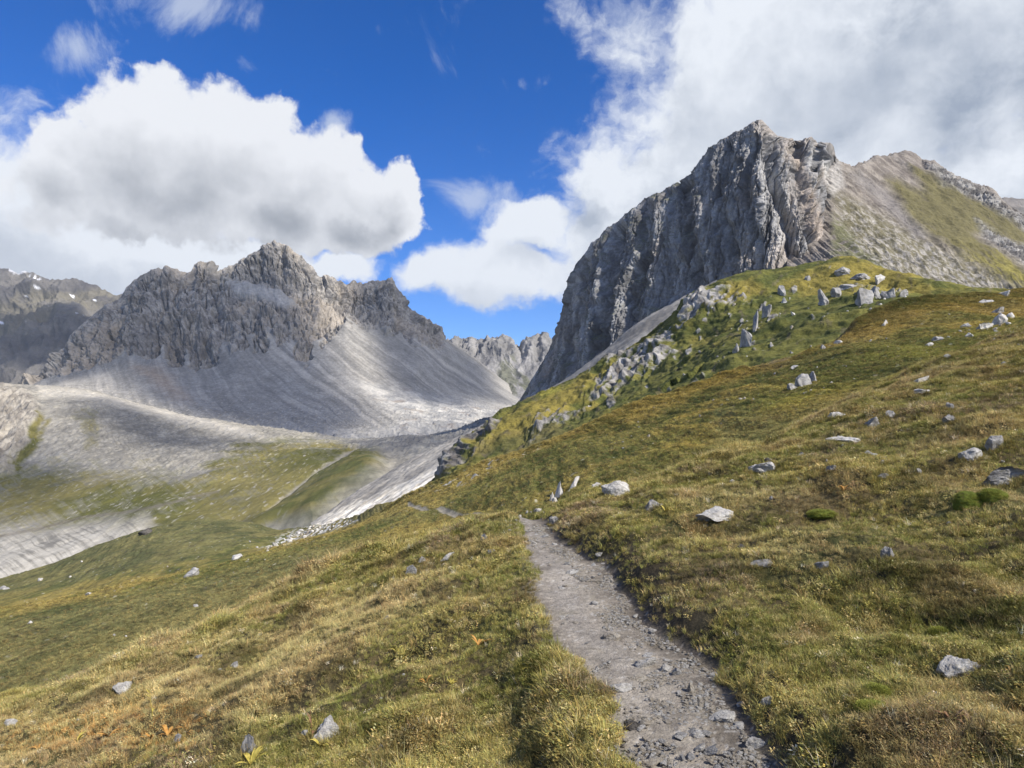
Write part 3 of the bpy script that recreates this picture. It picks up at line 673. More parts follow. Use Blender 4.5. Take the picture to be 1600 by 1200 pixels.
def spur():
    """the rocky grass spur below the cliff"""
    back = [(640, 900, 330), (800, 760, 420), (1000, 640, 440), (1200, 560, 430), (1400, 540, 420), (1700, 540, 380)]
    top = [(640, 800, 215), (686, 744, 215), (705, 715, 220), (730, 685, 228), (745, 672, 232), (770, 655, 240), (810, 630, 252), (850, 612, 262), (900, 592, 275), (940, 572, 283), (980, 549, 290), (1015, 528, 292), (1040, 506, 292), (1060, 488, 290),
           (1075, 470, 290), (1095, 462, 288), (1115, 452, 285), (1140, 443, 282), (1165, 438, 280), (1220, 430, 275), (1270, 423, 272), (1310, 416, 268), (1340, 418, 262), (1380, 430, 250), (1420, 442, 235), (1460, 450, 215), (1600, 458, 200), (1700, 460, 200)]
    m = [(640, 830, 175), (690, 770, 170), (760, 725, 172), (850, 680, 180), (950, 630, 190), (1050, 570, 195), (1150, 505, 200), (1250, 470, 205), (1350, 455, 200), (1450, 462, 175), (1600, 470, 150), (1700, 470, 150)]
    b = [(640, 850, 140), (690, 800, 135), (850, 730, 118), (1050, 650, 105), (1180, 605, 104), (1290, 560, 104), (1370, 510, 110), (1450, 485, 112), (1600, 480, 112), (1700, 480, 112)]
    b2 = [(640, 950, 110), (1050, 750, 90), (1700, 600, 90)]
    ni, nj = 1150, 420
    V, s, t = loft([back, top, m, b, b2], ni, nj, tdist=[0, .1, .5, .92, 1])
    x, y, z = V.T.copy(); px0, py0 = proj(V)
    n = normals(V, ni, nj); n *= np.sign(-(n[:, 1:2]) + 1e-9)
    wob = fbm(x / 14, y / 20, z / 14, 4)
    # rock shows through in ribs that dip down to the left
    a = (px0 * .62 + py0 * .78); bb = (px0 * .78 - py0 * .62)
    rz = np.maximum.reduce([
        inpoly(px0 + wob * 12, py0 + wob * 8, [(880, 640), (960, 560), (1060, 500), (1050, 560), (960, 620), (900, 650)], 16),
        inpoly(px0 + wob * 8, py0 + wob * 6, [(800, 690), (880, 630), (930, 640), (830, 700)], 12) * .8,
        inpoly(px0 + wob * 8, py0 + wob * 6, [(1050, 480), (1090, 455), (1160, 450), (1180, 475), (1120, 482), (1060, 510)], 10),
        inpoly(px0 + wob * 6, py0 + wob * 6, [(680, 760), (700, 705), (745, 665), (790, 655), (740, 710), (700, 745)], 8),
        inpoly(px0 + wob * 6, py0 + wob * 5, [(985, 500), (1060, 520), (1080, 560), (1000, 610), (960, 600)], 14) * .5,
        inpoly(px0 + wob * 6, py0 + wob * 5, [(1330, 455), (1400, 445), (1430, 460), (1350, 480)], 7) * .6])
    rr = ridg(a / 9, bb / 30, 0, 4)
    rm = np.clip(rz * .95 - .74 + (rr - .35) * 1.0 + wob * .7, 0, 1)
    spots = sst(.48, .62, fbm(a / 13 + 40, bb / 26, 0, 4) + .1) * inpoly(px0, py0, [(860, 680), (1090, 460), (1320, 420), (1300, 500), (1180, 560), (880, 690)], 20)
    rm = np.clip(rm + spots * .45, 0, 1)
    V = V + n * ((rm * (ridg(x / 3.2, y / 6, z / 4, 4)) * 1.0 + wob * 1.8 + fbm(x / 6, y / 9, z / 6, 3) * .8 + fbm(x / 2.0, y / 3.5, z / 2.0, 4) * .35 + rz * (ridg(a / 22, bb / 60, 2, 3) - .4) * 3.5) * sst(.03, .1, t))[:, None]
    ter = fbm(x / 16, y / 16, z / .9, 3); V[:, 2] += ter * .22
    px, py = proj(V)
    k = fbm(x / 7, y / 10, z / 7, 5); k2 = fbm(x / 30, y / 40, 0, 4); k3 = fbm(x / 1.6, y / 3, z / 1.6, 3)
    g = lerp(C(.072, .082, .022), C(.150, .145, .036), sst(-.45, .45, k + .3 * k3 + .25 * ter))
    gold = sst(-.1, .5, k2 + .4 * k + .6 * inpoly(px, py, [(700, 720), (860, 612), (910, 595), (880, 640), (740, 735)], 12) + .35 * inpoly(px, py, [(1080, 460), (1320, 415), (1450, 445), (1450, 470), (1100, 470)], 12) - .15)
    g = lerp(g, C(.24, .19, .045), gold * .75)
    g = lerp(g, C(.13, .10, .055), sst(.0, .5, -k2 + .3 * k) * .45 * sst(1120, 900, px))
    rc = lerp(C(.13, .122, .112), C(.36, .345, .32), sst(-.45, .6, fbm(x / 2.2, y / 5, z / 2.2, 4) + .2 * (px > 1000)))
    rc = lerp(rc, C(.12, .105, .09), inpoly(px, py, [(680, 760), (700, 705), (745, 665), (790, 655), (740, 710), (700, 745)], 10) * .7)
    c = lerp(g, rc, sst(.12, .55, rm + .22 * k3))
    soil = sst(.3, .6, fbm(a / 11 + 70, bb / 16, 0, 4)); c = lerp(c, C(.13, .105, .075), soil * .5)
    yl = inpoly(px, py, [(838, 618), (868, 602), (890, 603), (850, 622)], 5); c = lerp(c, C(.34, .30, .05), yl * .6)
    grid_mesh('rocky_spur', V, ni, nj, c, MT_HILL)


def mid_meadow():
    b0 = [(-260, 1420, 16), (0, 1230, 19), (250, 1110, 21), (500, 990, 23), (700, 920, 25), (850, 880, 25), (1000, 825, 25), (1250, 735, 27), (1600, 600, 36), (2000, 440, 46)]
    b1 = [(-260, 1150, 40), (0, 1050, 42), (250, 970, 46), (500, 895, 50), (700, 825, 50), (850, 775, 46), (1000, 728, 44), (1250, 640, 48), (1600, 525, 56), (2000, 410, 66)]
    b2 = [(-260, 1010, 76), (0, 953, 80), (100, 935, 84), (280, 897, 88), (340, 884, 90), (420, 858, 94), (520, 834, 98), (600, 806, 100), (650, 784, 98), (700, 764, 94), (850, 710, 82), (1050, 648, 74), (1250, 578, 70), (1450, 515, 76), (1600, 488, 84), (2000, 400, 100)]
    b3 = [(-260, 1030, 96), (0, 976, 100), (100, 956, 104), (280, 918, 108), (340, 902, 110), (420, 878, 112), (520, 845, 112), (600, 808, 110), (650, 782, 107), (700, 755, 104), (850, 700, 92), (1050, 628, 84), (1180, 584, 82), (1250, 560, 82), (1450, 490, 88), (1600, 470, 92), (2000, 390, 110)]
    b4 = [(-260, 975, 140), (0, 930, 145), (100, 905, 150), (250, 862, 155), (340, 850, 158), (440, 848, 156), (520, 832, 140), (600, 800, 122), (650, 776, 114), (700, 748, 110), (850, 693, 98), (1050, 615, 90), (1180, 577, 88), (1250, 548, 88), (1300, 527, 90), (1450, 472, 94), (1600, 461, 98), (2000, 380, 118)]
    b5 = [(-260, 950, 175), (0, 905, 180), (60, 888, 183), (100, 872, 186), (170, 846, 190), (250, 822, 194), (330, 812, 198), (380, 816, 196), (440, 826, 190), (520, 816, 158), (600, 786, 130), (650, 766, 120), (700, 741, 115), (850, 689, 102), (1050, 611, 94), (1180, 573, 92),
          (1230, 553, 92), (1290, 527, 93), (1350, 490, 95), (1400, 474, 96), (1440, 466, 98), (1500, 462, 100), (1600, 457, 103), (2000, 372, 124)]
    b6 = [(-260, 1010, 215), (300, 880, 235), (520, 880, 200), (700, 800, 150), (1050, 665, 120), (1290, 575, 120), (1450, 510, 122), (1600, 495, 130), (2000, 430, 150)]
    ni, nj = 1500, 760
    V, s, t = loft([b0, b1, b2, b3, b4, b5, b6], ni, nj, tdist=[0, .34, .56, .66, .80, .95, 1])
    x, y, z = V.T.copy(); px0, py0 = proj(V)
    wob = fbm(x / 9, y / 12, 0, 4)
    ter = fbm(x / 14 + wob * .2, y / 14, z / .42, 3); ter2 = fbm(x / 5, y / 5, z / .2, 3)
    left = sst(900, 600, px0)
    bench = inpoly(px0 + wob * 10, py0 + wob * 5, [(1175, 578), (1230, 535), (1290, 505), (1330, 500), (1300, 530), (1230, 560)], 9)
    pd, pf = segd(px0, py0, [(640, 790), (690, 799), (735, 803), (765, 812), (790, 826), (800, 832)])
    V[:, 2] += wob * .6 + (ter * .30 + ter2 * .10 + fbm(x / 1.1, y / 1.6, 0, 4) * .10) * sst(3, 14, pd) - bench * 1.3
    hol = sst(3, 16, pd) * inpoly(px0, py0, [(700, 800), (800, 790), (880, 760), (840, 800), (780, 825)], 16); V[:, 2] -= hol * .9
    V[:, 2] -= sst(4, 0, pd) * .10
    px, py = proj(V)
    k = fbm(x / 6, y / 9, 0, 5); k2 = fbm(x / 22 + 5, y / 30, 0, 4); k3 = fbm(x / .9, y / 1.8, 0, 4)
    g = lerp(C(.070, .078, .024), C(.145, .135, .042), sst(-.45, .45, k * .7 + .45 * k3 + .4 * ter))
    gold = sst(-.1, .5, k2 * .8 + .4 * k + .3 * ter2 + sst(30, 4, np.abs(py - np.interp(px, [0, 280, 520, 700, 850, 1050, 1180, 1450, 1600], [953, 897, 834, 752, 705, 625, 590, 480, 470]))) * .35)
    g = lerp(g, C(.235, .18, .055), gold * .72)
    gl = sst(760, 480, px) * sst(14, -10, -np.abs(py - np.interp(px, [0, 280, 520], [950, 895, 832])) + 20); g = lerp(g, lerp(C(.074, .078, .034), C(.145, .135, .056), sst(-.5, .5, k * .7 + .4 * ter + .4 * k3)), gl * .8)
    ylw = inpoly(px + wob * 20, py + wob * 12, [(1140, 640), (1250, 590), (1330, 560), (1450, 530), (1600, 500), (1600, 545), (1400, 585), (1250, 640), (1150, 680)], 18)
    g = lerp(g, C(.155, .155, .035), ylw * .55 * sst(-.5, .2, k))
    brn = inpoly(px + wob * 20, py + wob * 10, [(1290, 500), (1400, 470), (1600, 462), (1600, 490), (1400, 510), (1260, 560), (1200, 575)], 12)
    g = lerp(g, C(.17, .14, .07), brn * .4 * sst(-.4, .3, k + k3 * .3))
    gy = inpoly(px + wob * 14, py + wob * 10, [(1120, 640), (1240, 640), (1400, 580), (1560, 560), (1400, 620), (1200, 690), (1110, 700)], 14)
    g = lerp(g, C(.125, .125, .062), gy * .5)
    dark = sst(.22, .5, fbm(x / 2.4, y / 2.4, z / .35, 3)); g = lerp(g, C(.05, .042, .022), dark * .55)
    c = g
    rs = sst(.66, .74, pn(x / .55, y / .8, 4) + .12 * k) * .8; c = lerp(c, C(.42, .41, .38), rs * sst(.4, .0, k2) * .5)
    bc = lerp(C(.085, .072, .06), C(.20, .17, .14), sst(-.3, .4, k3)); c = lerp(c, bc, bench * .85)
    ps = sst(3.6, 2.0, pd); c = lerp(c, C(.25, .225, .18), ps * .9)
    wr = inpoly(px + wob * 8, py + wob * 4, [(405, 858), (430, 842), (480, 824), (530, 814), (560, 812), (520, 828), (450, 850)], 5) * (pn(x / 1.0, y / 2.2, 0) > .1)
    c = lerp(c, C(.55, .54, .51), wr * .85)
    wr2 = inpoly(px + wob * 8, py + wob * 4, [(650, 772), (700, 750), (760, 722), (830, 690), (860, 690), (780, 730), (700, 765)], 5) * (pn(x / .9, y / 1.8, 5) > .28)
    c = lerp(c, C(.42, .41, .38), wr2 * .8)
    rgt = sst(760, 1100, px)[:, None]; c = c * (1 + rgt * (np.array([.20, .14, .0]) * sst(-.6, .4, k2)[:, None]))
    grid_mesh('meadow', V, ni, nj, c * 1.2, MT_HILL)
    return V, px, py, c, pd


# ---- near ground with the footpath
PY_ = [1.5, 3.33, 4.09, 4.6, 5.2, 5.9, 7.1, 8.2, 9.5, 11.5, 16, 26]
PL_ = [.62, .53, .485, .434, .305, .228, .235, .183, .16, .02, -.5, -1.6]
PR_ = [1.2, 1.19, 1.265, 1.28, 1.12, 1.02, 1.03, .80, .60, .48, .0, -1.1]
CX = [-40, -14, -6.2, -4.9, -3.2, -1, 0, .3, 1.9, 4.7, 14.2, 26, 60]
CY = [7, 8, 9.1, 10.3, 12.3, 11.6, 11, 10.4, 11.3, 12.3, 20.7, 30, 50]


def path_edges(y):
    w = .03 + .05 * pn(y * 1.3, y * 0 + 7) + .04 * pn(y * 4.1, y * 0 + 2); w2 = -.05 + .07 * pn(y * 1.1, y * 0 + 27) + .06 * pn(y * 3.7, y * 0 + 12)
    return pchip(PY_, PL_, y) + w, pchip(PY_, PR_, y) + w2


def near_z(x, y):
    xl, xr = path_edges(y); dl = np.maximum(xl - x, 0); dr = np.maximum(x - xr, 0)
    z = -1.6 - .33 * dl - .02 * np.maximum(dl - 6, 0) + .045 * sst(0, .12, dl) * np.exp(-dl / .5)
    z = z + .10 * sst(0, .24, dr) + .25 * dr
    off = sst(0, .5, dl + dr)
    z = z + off * (.13 * fbm(x / 1.9, y / 2.6, 0, 2) + .10 * fbm(x / .6 + 5, y / .7, 0, 3)) + off * .12 * fbm(x / 6, y / 8, 3, 2)
    # shallow worn hollows on the right-hand bank
    for (hx, hy, rr_, dp) in [(4.0, 3.7, .5, .28), (2.9, 7.0, .55, .16), (1.9, 5.6, .35, .1), (-1.5, 6.0, .5, .12), (-3.0, 8.2, .7, .15), (2.3, 4.4, .3, .06)]:
        z = z - dp * np.exp(-(((x - hx) / rr_) ** 2 + ((y - hy) / (rr_ * .8)) ** 2))
    d = np.maximum(y - np.interp(x, CX, CY) + .8 * pn(x / 3, y * 0 + 3), 0)
    z = z - .40 * d * d / (d + 3.5)
    return z


def near_ground():
    na, ny = 1100, 1000
    ang = np.linspace(-1.25, 1.25, na); yy = np.exp(np.linspace(math.log(1.6), math.log(50), ny)) - 2.2
    A, Yg = np.meshgrid(ang, yy, indexing='ij'); x = (A * (Yg + 2.6)).ravel(); y = Yg.ravel()
    z = near_z(x, y); xl, xr = path_edges(y); dl = np.maximum(xl - x, 0); dr = np.maximum(x - xr, 0)
    off = sst(0, .12, dl + dr)
    z = z + off * .018 * fbm(x / .07, y / .07, 0, 3) + (1 - off) * (.006 * fbm(x / .05, y / .05, 3, 4) + .018 * fbm(x / .5, y / .6, 1, 2))
    V = np.stack([x, y, z], 1)
    k = fbm(x / .9, y / 1.3, 0, 4); k3 = fbm(x / .08, y / .08, 2, 3); k2 = fbm(x / .25, y / .35, 8, 4)
    soil = lerp(C(.050, .042, .020), C(.115, .088, .040), sst(-.4, .4, k + .5 * k3))
    soil = lerp(soil, C(.06, .07, .02), sst(.0, .4, fbm(x / 1.3 + 9, y / 1.8, 0, 3)) * .6)
    pth = lerp(C(.185, .160, .130), C(.335, .30, .25), sst(-.45, .45, .5 * k + .5 * k2 + .35 * k3))
    sm = sst(.3, 0, np.abs((x - xl) / np.maximum(xr - xl, .1) - .30)) * sst(3.6, 5.2, y)
    pth = lerp(pth, C(.31, .285, .255), sm * .45)
    edge_dark = sst(.55, 1.0, (x - xl) / np.maximum(xr - xl, .1) + .25 * k2) * sst(1.0, .2, dr / .3)  # path colour darkens towards its right edge
    pth = lerp(pth, C(.085, .072, .06), edge_dark * .75)
    peb = sst(.50, .62, pn(x / .022, y / .03, 0)); pth = lerp(pth, C(.44, .42, .39), peb * .6)
    e = sst(.0, .16, dl + dr + .10 * k2 + .03 * k3)
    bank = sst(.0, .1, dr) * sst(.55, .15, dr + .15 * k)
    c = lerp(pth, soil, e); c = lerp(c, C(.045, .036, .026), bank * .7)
    grid_mesh('ground', V, na, ny, c, MT_NEAR)
    # rest of the hillside round and behind the camera
    n2 = 60; gx, gy = np.meshgrid(np.linspace(-60, 60, n2), np.linspace(-60, -.55, n2), indexing='ij'); gx = gx.ravel(); gy = gy.ravel()
    zz = near_z(gx, gy * 0 + 0.2) - 0.02
    grid_mesh('hillside', np.stack([gx, gy, zz], 1), n2, n2, np.tile(C(.09, .085, .03), (n2 * n2, 1)), MT_NEAR)


def cloud_shade():
    """clouds added high above, out of the frame, shaped so their shade falls on the left mountain and parts of the valley"""
    m = bpy.data.materials.new('shade_cloud_vapour'); m.use_nodes = True; t = NT(m.node_tree); b = t.n['Principled BSDF']; b.inputs['Base Color'].default_value = (.85, .87, .9, 1); b.inputs['Roughness'].default_value = 1
    tp = t.new('ShaderNodeBsdfTransparent'); mx = t.new('ShaderNodeMixShader'); at = t.new('ShaderNodeAttribute', attribute_name='tone').outputs['Fac']
    t.l.new(at, mx.inputs[0]); t.l.new(tp.outputs[0], mx.inputs[1]); t.l.new(b.outputs[0], mx.inputs[2]); t.l.new(mx.outputs[0], t.n['Material Output'].inputs[0])
    H = 3400.0
    shades = [[(50, 606, 2050), (95, 500, 2150), (150, 470, 2150), (215, 432, 2200), (300, 436, 2250), (345, 440, 2250), (400, 420, 2300), (450, 440, 2280), (480, 480, 2200), (505, 535, 2050), (545, 585, 1850), (590, 640, 1600), (560, 690, 1300), (430, 672, 1350), (340, 650, 1450), (240, 618, 1600), (190, 592, 1850), (150, 585, 1950), (100, 600, 1900)],
              [(540, 440, 2400), (620, 430, 2430), (700, 512, 2550), (760, 580, 2700), (800, 618, 2300), (720, 625, 1900), (655, 600, 1800), (600, 540, 2050), (560, 500, 2200)],
              [(130, 640, 1350), (260, 668, 1250), (400, 700, 1050), (330, 730, 950), (180, 700, 1050), (110, 660, 1250)],
              [(590, 712, 760), (700, 700, 780), (740, 680, 850), (760, 640, 1600), (640, 660, 1400), (600, 690, 1100)],
              [(-60, 500, 5100), (60, 500, 4900), (110, 490, 4850), (180, 540, 4700), (120, 600, 4300), (-60, 600, 4300)],
              [(0, 700, 1000), (60, 690, 1000), (100, 760, 850), (40, 800, 700), (-60, 800, 700)]]
    for si, poly in enumerate(shades):
        q = np.array(poly, float); G = P(q[:, 0], q[:, 1], q[:, 2]); A = G + SUN[None] * ((H - G[:, 2]) / SUN[2])[:, None]  # added cloud's outline: the wanted shade cast back towards the sun
        x0, y0 = A[:, 0].min() - 150, A[:, 1].min() - 150; x1, y1 = A[:, 0].max() + 150, A[:, 1].max() + 150
        n = 130; gx, gy = np.meshgrid(np.linspace(x0, x1, n), np.linspace(y0, y1, n), indexing='ij'); gx = gx.ravel(); gy = gy.ravel()
        wx = fbm(gx / 260, gy / 260, si + .5, 4) * 70
        f = inpoly(gx + wx, gy - wx, [(a[0], a[1]) for a in A], 60)
        th = np.sqrt(np.clip(f, 0, 1)) * (60 + 40 * fbm(gx / 120, gy / 120, si + .2, 4))
        V = np.concatenate([np.stack([gx, gy, H + th], 1), np.stack([gx, gy, H - th * .3], 1)]); N = n * n
        a = (np.arange(n - 1)[:, None] * n + np.arange(n - 1)[None, :]).ravel(); a = a[f[a] > .02]
        F_ = np.concatenate([np.stack([a, a + n, a + n + 1, a + 1], 1), np.stack([a + N, a + N + 1, a + N + n + 1, a + N + n], 1)]).astype(np.int32)
        me = bpy.data.meshes.new('shade_cloud'); me.vertices.add(2 * N); me.vertices.foreach_set('co', V.astype(np.float32).ravel())
        me.loops.add(F_.size); me.polygons.add(len(F_)); me.loops.foreach_set('vertex_index', F_.ravel()); me.polygons.foreach_set('loop_start', np.arange(0, F_.size, 4, dtype=np.int32)); me.update(calc_edges=True)
        ca = me.color_attributes.new('tone', 'FLOAT_COLOR', 'POINT'); op = np.clip(f * .58 + .12 * fbm(gx / 90, gy / 90, si + .7, 4) * f, 0, 1); op = np.concatenate([op, op])
        ca.data.foreach_set('color', np.stack([op, op, op, np.ones_like(op)], 1).astype(np.float32).ravel()); me.materials.append(m)
        o = bpy.data.objects.new('shade_cloud', me); COL.objects.link(o); o['kind'] = 'structure'


far_left(); far_centre(); left_mountain(); valley(); scree_fan(); tower(); right_slope(); spur(); MEADOW = mid_meadow(); near_ground(); cloud_shade()
#OBJECTS_HERE
# ------------------------------------------------------------------ things
RNG = np.random.RandomState(5); random.seed(5)
bpy.context.view_layer.update()
DG = bpy.context.evaluated_depsgraph_get()


def hit(px, py):
    d = P(px, py, 1.0); d = Vector(d / np.linalg.norm(d))
    ok, loc, nor, idx, ob, _ = SC.ray_cast(DG, (0, 0, 0), d)
    return (loc, nor, loc.y) if ok else (None, None, None)


def tag(o, label=None, cat=None, group=None, kind=None):
    if label: o['label'] = label
    if cat: o['category'] = cat
    if group: o['group'] = group
    if kind: o['kind'] = kind
    return o


def simple_mat(name, build, rough=0.9):
    m = bpy.data.materials.new(name); m.use_nodes = True; t = NT(m.node_tree); b = t.n['Principled BSDF']
    b.inputs['Roughness'].default_value = rough; b.inputs['Specular IOR Level'].default_value = 0.2
    build(t, b); return m


def rock_mat(name, lo, hi, lichen, sc=1.0):
    def f(t, b):
        ob = t.new('ShaderNodeTexCoord').outputs['Object']
        n = t.noise(ob, 2.2 * sc, 8, 0.65); c = t.mix(t.mr(n, .32, .66), col4(lo), col4(hi))
        n2 = t.noise(ob, 5.5 * sc, 6, 0.7); c = t.mix(t.m('MULTIPLY', t.mr(n2, .56, .66), .75), c, col4(lichen))
        n3 = t.noise(ob, 16 * sc, 4, 0.7); c = t.mix(t.m('MULTIPLY', t.mr(n3, .60, .66), .55), c, col4((.06, .055, .05)))
        t.l.new(c, b.inputs['Base Color'])
        bp = t.new('ShaderNodeBump'); bp.inputs['Strength'].default_value = .8; bp.inputs['Distance'].default_value = .06 / sc
        t.l.new(t.noise(ob, 7 * sc, 9, 0.7), bp.inputs['Height']); t.l.new(bp.outputs[0], b.inputs['Normal'])
    return simple_mat(name, f)


# object coordinates are unit-sized rocks, so one scale suits all
M_PALE = rock_mat('pale_limestone', (.33, .31, .285), (.58, .565, .53), (.30, .28, .21))
M_GREY = rock_mat('grey_limestone', (.17, .165, .16), (.40, .39, .375), (.24, .23, .17))
M_DARK = rock_mat('dark_slate', (.05, .047, .045), (.13, .12, .11), (.10, .09, .07))
M_TAN = rock_mat('tan_limestone', (.27, .23, .18), (.47, .43, .36), (.33, .27, .18))
MAT = dict(p=M_PALE, g=M_GREY, d=M_DARK, t=M_TAN)


def rock_mesh(name, mat, sub=3, cuts=9, seed=0, flat=1.0):
    r = np.random.RandomState(seed)
    bm = __import__('bmesh').new(); __import__('bmesh').ops.create_icosphere(bm, subdivisions=sub, radius=1.0)
    V = np.array([v.co[:] for v in bm.verts])
    for i in range(cuts):
        n = r.normal(size=3); n /= np.linalg.norm(n); h = r.uniform(.34, .8)
        d = V @ n; V = np.where((d > h)[:, None], V - n * (d - h)[:, None] * .98, V)
    n = V / (np.linalg.norm(V, axis=1, keepdims=True) + 1e-6); s = seed * 3.7
    if sub >= 3:
        V = V + n * (.24 * fbm(V[:, 0] * 1.2 + s, V[:, 1] * 1.2, V[:, 2] * 1.2, 4, .5) + .10 * (ridg(V[:, 0] * 3 + s, V[:, 1] * 3, V[:, 2] * 5, 3) - .5))[:, None]
    else:
        V = V + n * (.10 * fbm(V[:, 0] * 1.6 + s, V[:, 1] * 1.6, V[:, 2] * 1.6, 2))[:, None]
    V -= (V.max(0) + V.min(0)) / 2; V /= (V.max(0) - V.min(0)); V *= 1.0
    for v, c in zip(bm.verts, V): v.co = c
    me = bpy.data.meshes.new(name); bm.to_mesh(me); bm.free(); me.materials.append(mat)
    return me


_seed = [100]


def rock(px, py, w, h, m, label, name='boulder', cat='rock', group=None, lean=0.0, sub=None, me=None, deep=.85, sink=.46, rz=None):
    """a rock whose visible body is centred at photograph pixel (px, py), w by h pixels"""
    loc, nor, Y = hit(px, py + h * .35)
    if loc is None: return None
    sc = Y / F; W = w * sc; Hh = h * sc / (1 - sink)
    _seed[0] += 1
    if me is None: me = rock_mesh(name, MAT[m], sub or (5 if w > 40 else 4 if w > 14 else 3), 11 + _seed[0] % 8, _seed[0])
    o = bpy.data.objects.new(name, me); COL.objects.link(o)
    o.scale = (W, max(W * deep, Hh * .6), Hh)
    o.rotation_euler = (0, math.radians(lean), rz if rz is not None else random.uniform(-.35, .35))
    o.location = (loc.x, loc.y + W * deep * .2, loc.z + Hh * (.5 - sink))
    if h < w and not lean: o.rotation_euler[1] += -.22
    tag(o, label, cat, group)
    return o


